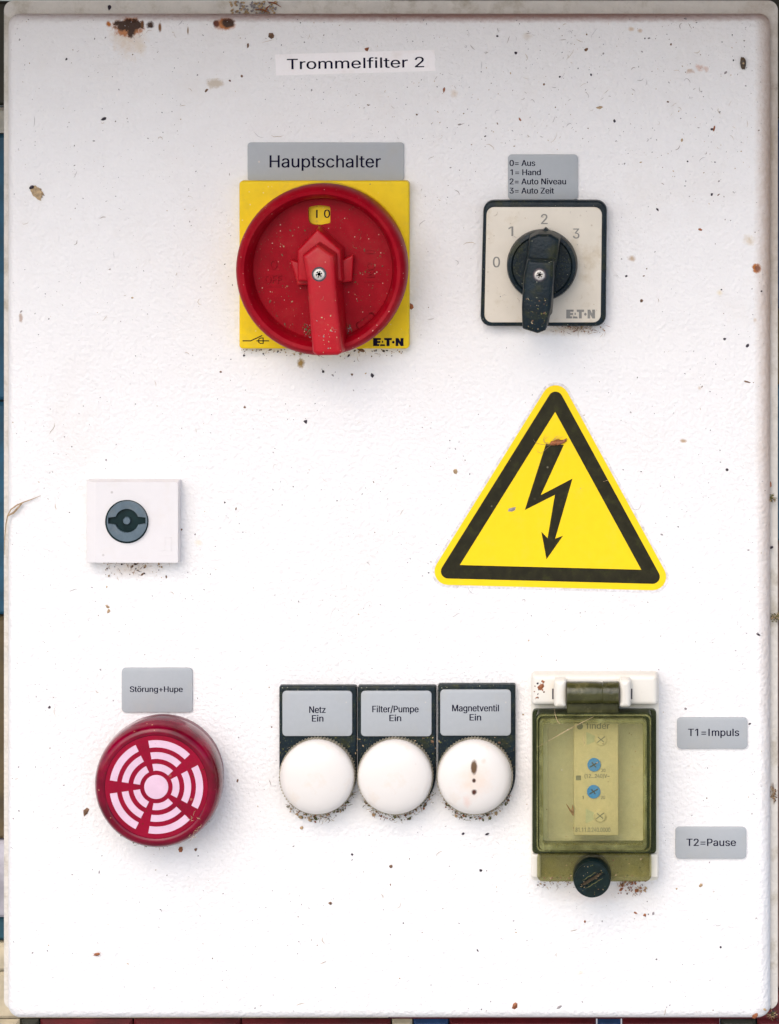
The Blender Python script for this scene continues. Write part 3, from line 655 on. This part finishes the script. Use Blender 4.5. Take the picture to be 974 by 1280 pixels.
# ================================================================ timer box with hinged window
tb = thing("timer_enclosure", "cream timer box with hinged smoky olive window and dark slotted knob", "enclosure", V(744, 972, 0))
g = G()
holed(g, [rr(664, 844, 823.5, 1100.5, 5)], [rr(684, 905, 805, 1056, 3)], 0.0, 8.0, m=8)
plate(g, 664.5, 843.5, 822.5, 882.5, 5, 7.9, 13, 2.0)
plate(g, 680, 902, 808, 1060, 2, 0.0, 0.8, 0.1)
plate(g, 664.2, 1068, 676, 1098, 3, 7.9, 11, 0.8); plate(g, 812, 1068, 823, 1098, 3, 7.9, 11, 0.8)
bs = g.build("base", 'ivory', tb)
for x0, x1 in ((692.5, 708.3), (774.2, 788.8)):
    g = G(); plate(g, x0, 850, x1, 885.5, 4, 12.8, 18.5, 2.2, k=5); g.build("hinge_cheek", 'ivory', bs)
for xx in (691.2, 789.8): g = G(); prism(g, [(xx-.9, 861), (xx+.9, 861), (xx+.9, 874), (xx-.9, 874)], 12.9, 13.15); g.build("slot", 'rubber', bs)
g = G(); n = 28; rgs = []
for x in (708.6, 709.0, 745, 753, 754, 773.5, 773.9):
    q = 3.9 if x in (708.6, 773.9) else 4.3
    if x in (753,): q = 4.0
    c = V(x, 866, 16); rgs.append([c+Vector((0, math.cos(2*math.pi*k/n)*q*0.001, math.sin(2*math.pi*k/n)*q*0.001)) for k in range(n)])
g.loft(rgs); plate(g, 708.6, 872, 773.9, 893, 1, 12.5, 17, 0.8)
M['barrel'] = mat("dark_olive_hinge_plastic", (0.045, 0.045, 0.015), 0.2, 0.35, 120, 0.5, 500, 0.0004, dirt=(0.16, 0.14, 0.06), dirt_amt=0.8, dirt_scale=160, spec=0.4)
g.build("hinge_barrel", 'barrel', tb)
cv = G(); holed(cv, [rr(665.5, 887.5, 820.5, 1067, 5)], [rr(672, 894, 813, 1062, 5)], 8.2, 11.0, m=11); skirt = cv.build("window_skirt", 'olived', tb)
g = G(); holed(g, [rr(669.5, 892, 815.5, 1066, 6)], [rr(677, 900.5, 806.5, 1058, 5)], 10.5, 18.5, m=18.5); fr1 = g.build("window_frame", 'olived', tb)
g = G(); holed(g, [rr(674.3, 899, 808.5, 1062.5, 6)], [rr(679, 904.5, 804, 1056.5, 4)], 18.6, 21.5, m=21.5); g.build("window_lip", 'olivel', fr1)
g = G(); holed(g, [rr(671, 893.5, 814, 1064.5, 7)], [rr(672.6, 895.3, 812.4, 1062.8, 6)], 18.52, 19.6, m=19.6); g.build("window_rib", 'olivel', fr1)
g = G(); plate(g, 678.8, 904.3, 804.2, 1056.7, 4, 19.0, 20.6, 0.3); g.build("window_pane", 'pane', fr1)
g = G(); plate(g, 671.3, 1067.3, 814.5, 1103, 8, 8.2, 15, 1.2); g.build("closing_flap", 'olive', tb)
M['grime'] = mat("caked_grime", (0.05, 0.035, 0.015), 0.9, 0.5, 400, 0.6, 700, 0.0005, dirt=(0.08, 0.05, 0.03), dirt_amt=0.9)
M['knob'] = mat("dark_green_knob_plastic", (0.003, 0.011, 0.010), 0.42, 0.3, 300, 0.5, 500, 0.0005, dirt=(0.008, 0.022, 0.03), dirt_amt=0.8, dirt_scale=200, specks=(0.3, 0.3, 0.2), speck_amt=0.02, speck_scale=700, spec=0.2)
kx, ky = 740.2, 1100.0; rnd0 = random.Random(4)
g = G(); lathe(g, kx, ky, 20, [(20, 9), (23.5, 9.5), (23.8, 15), (23.3, 18.2), (22.3, 19.4), (21, 19.6)], 48)
sa = R(-32); ux, uy = math.cos(sa), math.sin(sa)
slot = [(kx+ux*a-uy*b, ky+uy*a+ux*b) for a, b in ((-17, -3.0), (-4, -3.8), (16, -3.0), (17, 2.6), (3, 3.4), (-16, 3.2))]
holed(g, [circ(kx, ky, 22, 48)], [slot], 19.55, 20.7, m=20.7)
kn = g.build("locking_knob", 'knob', tb)
g = G(); prism(g, [(kx+ux*a-uy*b, ky+uy*a+ux*b) for a, b in ((-14, -1.2), (-5, -2.4), (13, -1.4), (14, 1.0), (4, 1.6), (-12, 1.4))], 19.5, 19.9, m=20.7); g.build("slot_dirt", 'grime', kn)
g = G()
for off_, ln_ in ((5.2, 14), (-5.6, 11)):
    P_ = [(kx+ux*a-uy*(off_+0.5*math.sin(a*.7)), ky+uy*a+ux*(off_+0.5*math.sin(a*.7))) for a in range(-ln_, ln_+1, 3)]
    tube(g, [V(a, b, 20.75) for a, b in P_], 0.00013, 'moss', 4)
for k in range(40):
    a, q = rnd0.uniform(0, 6.28), rnd0.uniform(4, 22); crumb(g, V(kx+q*math.cos(a), ky+q*math.sin(a), 20.7), rnd0.uniform(.00008, .0003), .00012, .0001, rnd0.choice(['moss', 'speckt', 'moss', 'speckb']), rnd0)
g.build("slot_scuffs", None, kn, kind='stuff')

tr = thing("timer_relay", "beige timer relay with two blue dials behind the smoky window", "timer", V(745, 974, 0.8))
g = G(); plate(g, 717, 900, 773.5, 1045, 2, 0.9, 12, 0.6); plate(g, 722, 897, 768, 904, 1, 0.9, 8, 0.4); rb = g.build("housing", 'timer', tr)
g = G(); text(g, "finder", 733, 762, 903.5, 911, 12, thick=0.05); 
text(g, "(12...240)V~", 731, 762, 967.5, 972.5, 12); text(g, "81.11.0.240.0000", 719.5, 763, 1034.5, 1040.0, 12); text(g, "20", 752, 757, 961, 965, 12); text(g, "20", 751.5, 756.5, 995, 999, 12)
text(g, "1", 728, 729.5, 995, 999, 12); g.build("lettering", 'inkfade', rb)
g = G(); lathe(g, 725, 908, 12, [(4, 11.9), (4, 12.08), (3.6, 12.1)], 20); g.build("printed_mark", 'inkfade', rb)
g = G(); prism(g, roundpoly([(720, 969.5), (726.5, 969.5), (726.5, 975.5), (720, 975.5)], 1), 11.95, 12.06); g.build("printed_mark", 'inkfade', rb)
M['wedge'] = mat("grey_scale_print", (0.50, 0.50, 0.40), 0.5, 0.1, 400)
g = G(); prism(g, [(733, 915), (746, 921), (746, 926), (735, 931), (733.5, 931)], 11.95, 12.06); g.build("scale_mark", 'wedge', rb)
g = G(); prism(g, [(732.5, 1011), (745, 1017), (745, 1023), (734, 1029), (732, 1028)], 11.95, 12.06); g.build("scale_mark", 'wedge', rb)
for cx, cy in ((742.8, 955.8), (742.3, 989.5)):
    g = G(); lathe(g, cx, cy, 12, [(8.3, 11.9), (8.3, 12.5), (7.8, 12.7)], 32); dl = g.build("dial", 'blue', tr)
    g = G(); stroke(g, [(cx-5, cy+3), (cx+5, cy-3)], 1.3, 12.65, 12.8, m=12.7); stroke(g, [(cx-2.5, cy-2.5), (cx+2, cy+3)], 1.3, 12.65, 12.82, m=12.7); g.build("dial_slot", 'lockdark', dl)
for cx, cy in ((751.4, 924.5), (750.2, 1020)):
    g = G(); lathe(g, cx, cy, 12, [(8.1, 11.9), (8.1, 12.25), (7.4, 12.3)], 32); lathe(g, cx, cy, 12, [(6.9, 12.2), (6.9, 12.7), (6.3, 12.9)], 32); sc_ = g.build("screw", 'timer', tr)
    g = G(); stroke(g, [(cx-4.5, cy+3.5), (cx+4.5, cy-3.5)], 1.2, 12.85, 13.0, m=12.9); stroke(g, [(cx-3.5, cy-3), (cx+3.5, cy+3)], 1.2, 12.85, 13.02, m=12.9); g.build("screw_slot", 'inkfade', sc_)

# ================================================================ debris
rnd = random.Random(21)
DEV = [(294, 172, 516, 448), (598, 188, 764, 420), (103, 598, 228, 706), (148, 830, 244, 893), (118, 893, 282, 1060), (347, 853, 648, 1022), (662, 841, 827, 1106), (844, 894, 937, 938), (842, 1031, 936, 1076), (340, 60, 548, 96)]
def free(x, y): return not any(a < x < c and b < y < d_ for a, b, c, d_ in DEV)
def warp(h0=0.0): return h0
g = G(); cnt = 0
while cnt < 3400:
    x = rnd.uniform(14, 958); y = rnd.uniform(22, 1266)
    if not free(x, y): continue
    top = y < 260 and x > 350
    if not top and noise.noise(Vector((x*0.012, y*0.012, 3))) < rnd.uniform(-0.5, 0.35): continue
    if y > 260 and rnd.random() < 0.25: continue
    s_ = 0.00011*math.exp(rnd.gauss(0, 0.5))*(1.15 if top else 1.0)
    mt = rnd.choices(['speckd', 'speckb', 'speckt', 'speckg'], (10, 22 if top else 12, 20 if top else 8, 50))[0]
    c = V(x, y, 0.0); crumb(g, c, s_*rnd.uniform(.8, 1.8), s_*rnd.uniform(.6, 1.1), s_*0.7, mt, rnd); cnt += 1
g.build("dust_specks", label="tiny dark and tan dirt specks scattered over the white door", category="dirt", kind='stuff')

g = G()
for i in range(170):
    while True:
        x = rnd.uniform(20, 950); y = rnd.uniform(26, 1262)
        if i < 70: x = rnd.uniform(500, 945); y = rnd.uniform(26, 190)
        if free(x, y) and (y < 420 or rnd.random() < 0.3): break
    L = rnd.uniform(2, 10) if rnd.random() < 0.8 else rnd.uniform(8, 18); a = rnd.uniform(0, 6.28); cur = rnd.gauss(0, 0.35); pts = []
    for k in range(5):
        pts.append(V(x, y, 0.1+rnd.uniform(0, .12))); x += math.cos(a)*L/4; y += math.sin(a)*L/4; a += cur+rnd.gauss(0, 0.25)
    tube(g, pts, rnd.uniform(0.00004, 0.00012), rnd.choice(['speckb', 'speckt', 'speckg', 'speckg', 'straw']), 3)
g.build("loose_fibres", label="thin curled plant fibres stuck to the white door", category="fibres", kind='stuff')

# a few marks of their own shape (px, py, rx, ry, material) standing large enough to see in the photograph
g = G()
for x, y, rx, ry, mt in ((130, 148, 4, 2.5, 'speckd'), (40, 235, 3.2, 2.2, 'speckd'), (340, 45, 4.2, 4.6, 'speckb'), (459, 61, 3.5, 2.6, 'husk'), (310, 57, 3, 1.8, 'speckb'), (302, 95, 2, 2, 'speckb'),
                         (258, 113, 4, 1.8, 'speckb'), (137, 9, 3.5, 3.2, 'speckd'), (83, 74, 1.6, 1.6, 'speckd'), (382, 527, 2.6, 2.9, 'speckd'), (404, 464, 2.3, 2, 'speckd'), (465, 469, 3.2, 2.8, 'speckd'), (440, 468, 1.8, 1.8, 'speckb'),
                         (451, 437, 5.5, 2.2, 'speckb'), (306, 509, 1.8, 1.8, 'speckb'), (281, 628, 1.4, 1.4, 'speckd'), (783, 345, 1.8, 1.8, 'speckd'), (802, 376, 2.4, 2, 'speckb'), (952, 364, 1.6, 1.6, 'speckd'), (906, 424, 2, 2, 'speckd'),
                         (909, 587, 1.8, 1.8, 'speckd'), (768, 151, 2, 2, 'speckd'), (890, 161, 1.8, 1.8, 'speckd'), (893, 160, 1.6, 4, 'husk'), (917, 75, 1.6, 1.6, 'speckd'), (622, 45, 1.6, 1.6, 'speckd'), (579, 1042, 2, 2, 'speckd'),
                         (440, 1068, 1.8, 1.8, 'speckd'), (489, 1083, 3, 2.4, 'speckb'), (413, 1129, 3, 3, 'speckb'), (601, 1088, 1.8, 2.6, 'speckd'), (597, 1188, 2.6, 1, 'speckd'), (901, 1184, 1.5, 1.5, 'speckd'), (821, 1199, 1.5, 1, 'speckd'),
                         (62, 884, 2, 2, 'speckd'), (107, 1015, 5.5, 3, 'speckb'), (297, 976, 1.5, 3, 'speckb'), (226, 1062, 3.5, 4, 'husk'), (245, 1062, 2.5, 2, 'speckb'), (134, 758, 1.8, 4, 'straw'), (136, 764, 3, 2.4, 'straw'),
                         (178, 718, 3.5, 1.4, 'speckb'), (208, 721, 2.4, 1.2, 'speckb'), (227, 662, 1.6, 1.6, 'speckb'), (513, 383, 4, 5, 'husk'), (700, 96, 1.5, 1.5, 'speckd'), (645, 66, 2, 2, 'speckd'), (650, 149, 3, 1.4, 'husk'),
                         (794, 1141, 1.5, 3, 'husk'), (806, 1144, 2.6, 2, 'husk'), (731, 1152, 2, 1.5, 'husk'), (644, 1257, 3, 5, 'husk'), (944, 1269, 4.5, 3, 'husk'), (956, 1262, 2, 3, 'straw'), (937, 905, 2.4, 1.4, 'speckd'), (948, 793, 1.4, 3, 'speckd'),
                         (963, 605, 2.4, 6, 'husk'), (965, 684, 1.8, 3, 'speckd'), (876, 1107, 3, 2, 'straw'), (846, 1111, 2, 1.5, 'speckt'), (609, 1043, 1.8, 3, 'speckd'), (377, 1035, 3, 3, 'straw'), (569, 589, 3.5, 3, 'straw'), (680, 105, 1.5, 1.5, 'speckb'),
                         (555, 112, 1.6, 4, 'husk'), (750, 134, 2, 5, 'speckt'), (733, 62, 3, 2, 'speckb'), (822, 262, 2.6, 1.6, 'speckd'), (890, 243, 1.4, 2.6, 'speckd'), (875, 287, 1.8, 3.4, 'husk'), (935, 432, 2, 3, 'speckd'), (934, 477, 5, 1.2, 'speckb')):
    if x > 958: h0 = -5.0
    elif y < 16: h0 = -6.9
    else: h0 = 0.0
    if y > 1260: h0 = -1.2
    crumb(g, V(x, y, h0), rx*S, ry*S, min(rx, ry)*S*0.8, mt, rnd)
g.build("dirt_crumbs", label="larger dark and brown dirt crumbs stuck here and there on the door", category="dirt", kind='stuff')

def tuft(name, lab, x0, x1, y0, y1, n1, n2, mts, h=(0.1, 2.0), arc=None, L=(3, 9), cat="dirt tuft", group=None, size=1.0, parent=None):
    g = G()
    for i in range(n1):
        x = rnd.triangular(x0, x1, (x0+x1)/2) if not arc else rnd.uniform(x0, x1)
        y = y0+(y1-y0)*rnd.random()**1.8
        if arc: y += arc(x)
        a = rnd.uniform(0, 6.28); l_ = rnd.uniform(*L); pts = []; hh = rnd.uniform(*h)
        for k in range(4):
            pts.append(V(x, y, max(0.05, hh))); x += math.cos(a)*l_/3; y += math.sin(a)*l_/3; a += rnd.gauss(0, .5); hh += rnd.uniform(-.4, .4)
        tube(g, pts, rnd.uniform(0.00005, 0.00013)*size, rnd.choice(mts), 3)
    for i in range(n2):
        x = rnd.uniform(x0, x1); y = y0+(y1-y0)*rnd.random()**2
        if arc: y += arc(x)
        s_ = 0.0002*math.exp(rnd.gauss(0, .45))*size; crumb(g, V(x, y, rnd.uniform(0, h[1]*0.5)), s_*1.3, s_, s_, rnd.choice(mts), rnd)
    o = g.build(name); o['label'] = lab; o['category'] = cat; o['kind'] = 'stuff'
    if group: o['group'] = group
    return o
for cx, lab in ((396, "mossy dirt caught under the Netz indicator lens"), (494, "mossy dirt caught under the Filter/Pumpe indicator lens"), (593, "mossy dirt caught under the Magnetventil indicator lens")):
    f = lambda x, c=cx: -48+math.sqrt(max(0, 48.5**2-(x-c)**2))
    tuft("dirt_tuft", lab, cx-38, cx+46, 1017, 1027, 70, 130, ['moss', 'speckb', 'speckt', 'straw', 'husk', 'moss'], (0.1, 5), f, (3, 8), size=1.25)
tuft("dirt_tuft", "brown dirt and chaff caught under the small white key lock", 130, 205, 703, 722, 26, 50, ['speckb', 'speckt', 'straw', 'speckd'], (0.1, 3))
tuft("dirt_tuft", "dry dirt and fibres caught under the black selector switch", 690, 758, 404, 416, 70, 90, ['speckb', 'speckt', 'straw', 'husk'], (0.1, 3), L=(4, 12))
tuft("dirt_tuft", "dark dirt crumbs caught under the yellow plate of the main switch", 300, 512, 437, 446, 26, 90, ['speckb', 'speckd', 'speckt'], (0.1, 2))
tuft("dirt_tuft", "greenish dirt caught along the lower rim of the red beacon", 150, 262, 1030, 1036, 40, 110, ['moss', 'speckt', 'speckb', 'straw'], (0.1, 8), lambda x: -60+math.sqrt(max(0, 80**2-(x-197)**2))+3, (3, 7))
tuft("dirt_tuft", "reddish brown dirt clump hanging under the timer box, right of its knob", 772, 808, 1101, 1118, 34, 70, ['husk', 'speckb', 'husk', 'speckt'], (0.1, 5), L=(3, 9), size=1.3)
tuft("dirt_tuft", "fine dirt under the timer box, left of its knob", 672, 718, 1102, 1110, 14, 30, ['speckt', 'speckb'], (0.1, 3))
tuft("straw_scratches", "pale straw bits stuck on the lower right of the red beacon", 232, 250, 1018, 1048, 34, 24, ['speckt', 'straw', 'speckt'], (17.5, 19.3), L=(4, 9), cat="straw", size=1.1)
def edgetuft(lab, x, y, rx, ry, mts, n, h):
    g = G()
    for i in range(n):
        crumb(g, V(x+rnd.gauss(0, rx*.5), y+rnd.gauss(0, ry*.5), h+rnd.uniform(0, 1.5)), 0.00035, 0.0003, 0.0004, rnd.choice(mts), rnd)
        if i % 3 == 0:
            a = rnd.uniform(0, 6.28); tube(g, [V(x, y, h), V(x+math.cos(a)*rx*.7, y+math.sin(a)*ry*.7, h+1), V(x+math.cos(a)*rx*1.5, y+math.sin(a)*ry*1.4, h+0.6)], 0.00013, rnd.choice(mts), 3)
    o = g.build("moss_tuft"); o['label'] = lab; o['category'] = "moss"; o['kind'] = 'stuff'; o['group'] = "moss tufts in the door gap"
edgetuft("small green moss tuft in the right door gap, beside the warning sign", 963, 622, 6, 5, ['moss', 'moss', 'straw'], 40, -5)
edgetuft("spiky green moss tuft sticking out of the right edge above the T1 label", 970, 771, 8, 5, ['moss', 'straw', 'moss'], 44, -6)
edgetuft("brown dirt patch on the right edge between the T1 and T2 labels", 967, 992, 4, 10, ['speckt', 'straw', 'speckb'], 36, -7)
edgetuft("dark moss tuft at the lower right corner of the door", 966, 1268, 6, 5, ['moss', 'speckd', 'straw'], 36, -6)
g = G()
for i in range(90): crumb(g, V(rnd.uniform(288, 345), rnd.uniform(2, 17), -6.6), 0.0006, 0.0005, 0.0004, rnd.choice(['speckt', 'speckg', 'speckt', 'speckg']), rnd)
for a, b in (((318, 12), (338, 16)), ((334, 2), (352, 9)), ((338, 6), (330, 17))):
    tube(g, [V(*a, -5.5), V((a[0]+b[0])/2, (a[1]+b[1])/2-2, -5), V(*b, -5.5)], 0.0003, 'husk', 4)
g.build("cobweb_clump", label="dusty cobweb clump with brown stalks on the top rim of the cabinet", category="cobweb", kind='stuff')

# dried grass blade at the left edge
g = G()
tube(g, [V(*a) for a in ((5.5, 694, -3), (6, 672, -1), (7.5, 655, .5), (9.5, 645, 1.0), (13.5, 637, 1.4), (21, 631.5, 1.6), (29, 628, 1.2), (40, 624, 0.8), (51, 619.5, 0.5))], 0.00028, 'straw', 5)
tube(g, [V(*a) for a in ((9, 646, 1.0), (13, 643, 1.2), (17, 641, 1.6), (21, 636.5, 1.6), (25, 632, 1.6), (29, 628, 1.2))], 0.00045, 'straw', 5)
g.build("grass_blade", label="dried split grass blade caught on the left edge of the door", category="grass")
# pupa case
g = G()
def blob(g, cx, cy, h, rx, ry, rz, ang=0, seg=14, rg=8, rough=0.12, mt=None):
    mi = g._mi(mt) if mt else 0; rings = []
    for i in range(1, rg):
        t_ = math.pi*i/rg; rings.append([])
        for k in range(seg):
            a = 2*math.pi*k/seg; x = rx*math.sin(t_)*math.cos(a); y = -ry*math.cos(t_); hz = rz*math.sin(t_)*math.sin(a); q = 1+rough*noise.noise(Vector((x*.5, y*.5, hz+cx)))*2
            ca, s_ = math.cos(R(ang)), math.sin(R(ang)); rings[-1].append(V(cx+(x*ca-y*s_)*q, cy+(x*s_+y*ca)*q, h+hz*q*0.31, h))
    fs = g.loft(rings); 
    for f in fs: f.material_index = mi
blob(g, 929, 79, 0.7, 3.8, 8, 3.2, -4, mt='pupa'); blob(g, 929.5, 79, 1.6, 1.2, 1.4, 1.5, mt='speckt')
g.build("pupa_case", label="dark oval insect pupa case near the upper right corner of the door", category="pupa case")
g = G()
blob(g, 696, 553, 0.8, 3.4, 7.5, 2.4, 78, rough=.35, mt='husk'); blob(g, 704, 552, 0.6, 2, 5, 1.6, 60, rough=.35, mt='husk')
for i in range(7):
    x, y = 690+rnd.uniform(-4, 6), 556; pts = []
    a = rnd.uniform(2.2, 4.2)
    for k in range(6): pts.append(V(x, y, 0.4)); x += math.cos(a)*6; y += math.sin(a)*4+1; a += rnd.gauss(.25, .5)
    tube(g, pts, 0.00008, 'straw', 3)
g.build("seed_husk", label="reddish brown seed husk with thin hairs on the yellow warning sign", category="seed husk")
g = G(); blob(g, 46, 241, 0.2, 6, 8.5, 1.2, -40, rough=.4, mt='speckt'); blob(g, 39.5, 234, 0.6, 2, 3.2, 2, 60, mt='speckd')
g.build("bark_flake", label="pale tan flake with a dark tip near the upper left of the door", category="flake")
g = G(); blob(g, 121, 1193, 0.5, 1.8, 4, 2, 80, mt='husk')
for a in (20, 150, 200, 330, 60): tube(g, [V(121, 1193, .6), V(121+6*math.cos(R(a)), 1193+4*math.sin(R(a)), .8)], 0.0002, 'husk', 3)
g.build("dead_insect", label="tiny dead reddish insect near the lower left corner of the door", category="insect")
g = G(); 
for i in range(3): blob(g, 752+i*.3, 0, 0, 1, 1, 1, 0) if False else None
tube(g, [V(*a, 13) for a in ((708, 1005), (713, 1013), (717, 1020))], 0.0004, 'husk', 5); tube(g, [V(*a, 13) for a in ((716, 1006), (716, 1013), (717, 1020))], 0.0005, 'husk', 5)
g.build("dead_insect", label="small brown insect remains behind the smoky timer window", category="insect")
def dusting(lab, n, x0, x1, y0, y1, h, mts, sz=0.00016, inside=None):
    g = G(); c = 0
    while c < n:
        x, y = rnd.uniform(x0, x1), rnd.uniform(y0, y1)
        if inside and not inside(x, y): continue
        c += 1; s_ = sz*math.exp(rnd.gauss(0, .5)); crumb(g, V(x, y, h), s_*rnd.uniform(.8, 1.8), s_, s_*.6, rnd.choice(mts), rnd)
        if rnd.random() < 0.12:
            a = rnd.uniform(0, 6.28); l_ = rnd.uniform(3, 8); tube(g, [V(x, y, h+.1), V(x+math.cos(a)*l_*.5, y+math.sin(a)*l_*.5, h+.25), V(x+math.cos(a+.5)*l_, y+math.sin(a+.5)*l_, h+.1)], 0.00006, rnd.choice(mts), 3)
    g.build("dust_grains", label=lab, category="dust", kind='stuff')
dusting("tan and brown dust grains on the floor of the big red dial", 110, 314, 490, 250, 422, 14.0, ['speckb', 'speckb', 'speckt', 'moss', 'moss'], 0.00013, lambda x, y: (x-402)**2+(y-337)**2 < 84**2 and not (368 < x < 442 and 288 < y) and not (380 < x < 418 and y < 285))
dusting("grey cobweb dust gathered in the red dial left of its lever end", 40, 378, 388, 405, 424, 14.2, ['speckg', 'speckb', 'moss'], 0.0002)
dusting("grey cobweb dust gathered in the red dial right of its lever end", 50, 428, 440, 404, 420, 14.2, ['speckg', 'speckb', 'moss'], 0.0002)
dusting("pale dust grains on the lever of the big red switch", 26, 396, 422, 370, 442, 33.5, ['speckt', 'speckt', 'speckg'], 0.00014)
dusting("olive dirt grains on the lever of the black selector switch", 46, 658, 684, 372, 412, 32.0, ['moss', 'moss', 'moss', 'speckb', 'speckt'], 0.00015)
dusting("brown dirt grains on the cream plate of the selector switch", 40, 610, 750, 262, 400, 6.55, ['speckb', 'speckt', 'speckg'], 0.0001, lambda x, y: (x-677)**2+(y-333)**2 > 48**2 and not (648 < x < 700 and y > 333))
dusting("tan dirt grains along the lower right rim of the red beacon", 90, 205, 262, 960, 1050, 18.3, ['speckt', 'straw', 'husk'], 0.00015, lambda x, y: 66**2 < (x-195.5)**2+(y-983)**2 < 72**2)
dusting("brown dirt spots on the upper left of the cream timer box", 16, 668, 682, 850, 880, 13.0, ['speckb', 'husk', 'speckd'], 0.00028)
dusting("tan grains on the mossy label holders of the indicator lights", 90, 350, 643, 922, 1005, 3.65, ['moss', 'speckt', 'moss', 'speckb'], 0.00016, lambda x, y: min((x-c)**2+(y-972)**2 for c in (396, 494, 593)) > 50**2 and (y < 965 or min(abs(x-445), abs(x-546)) < 12))
# long thin threads
g = G()
for pts in ([(226/4.13+638, 885), (694, 893), (697, 902), (704, 908)], [(672, 934), (700, 918), (728, 903), (742, 896)], [(731, 915), (729, 922), (731, 930), (729, 935)]):
    tube(g, [V(a, b, 21.9) for a, b in pts], 0.00012, 'speckt', 3)
for i in range(46):
    x, y = rnd.uniform(682, 800), rnd.uniform(908, 1052); s_ = rnd.uniform(.00008, .00024); crumb(g, V(x, y, 20.62), s_, s_, s_*.5, rnd.choice(['speckt', 'lockw', 'speckt', 'speckb']), rnd)
for i in range(60):
    x, y = rnd.uniform(676, 810), rnd.uniform(1070, 1100)
    if abs(x-740) < 25: continue
    s_ = rnd.uniform(.00012, .0004); crumb(g, V(x, y, 15.0), s_*1.4, s_, s_*.5, rnd.choice(['speckb', 'moss', 'moss', 'speckt']), rnd)
g.build("window_dust", label="white dust grains and fine threads stuck on the smoky timer window", category="dust", kind='stuff')
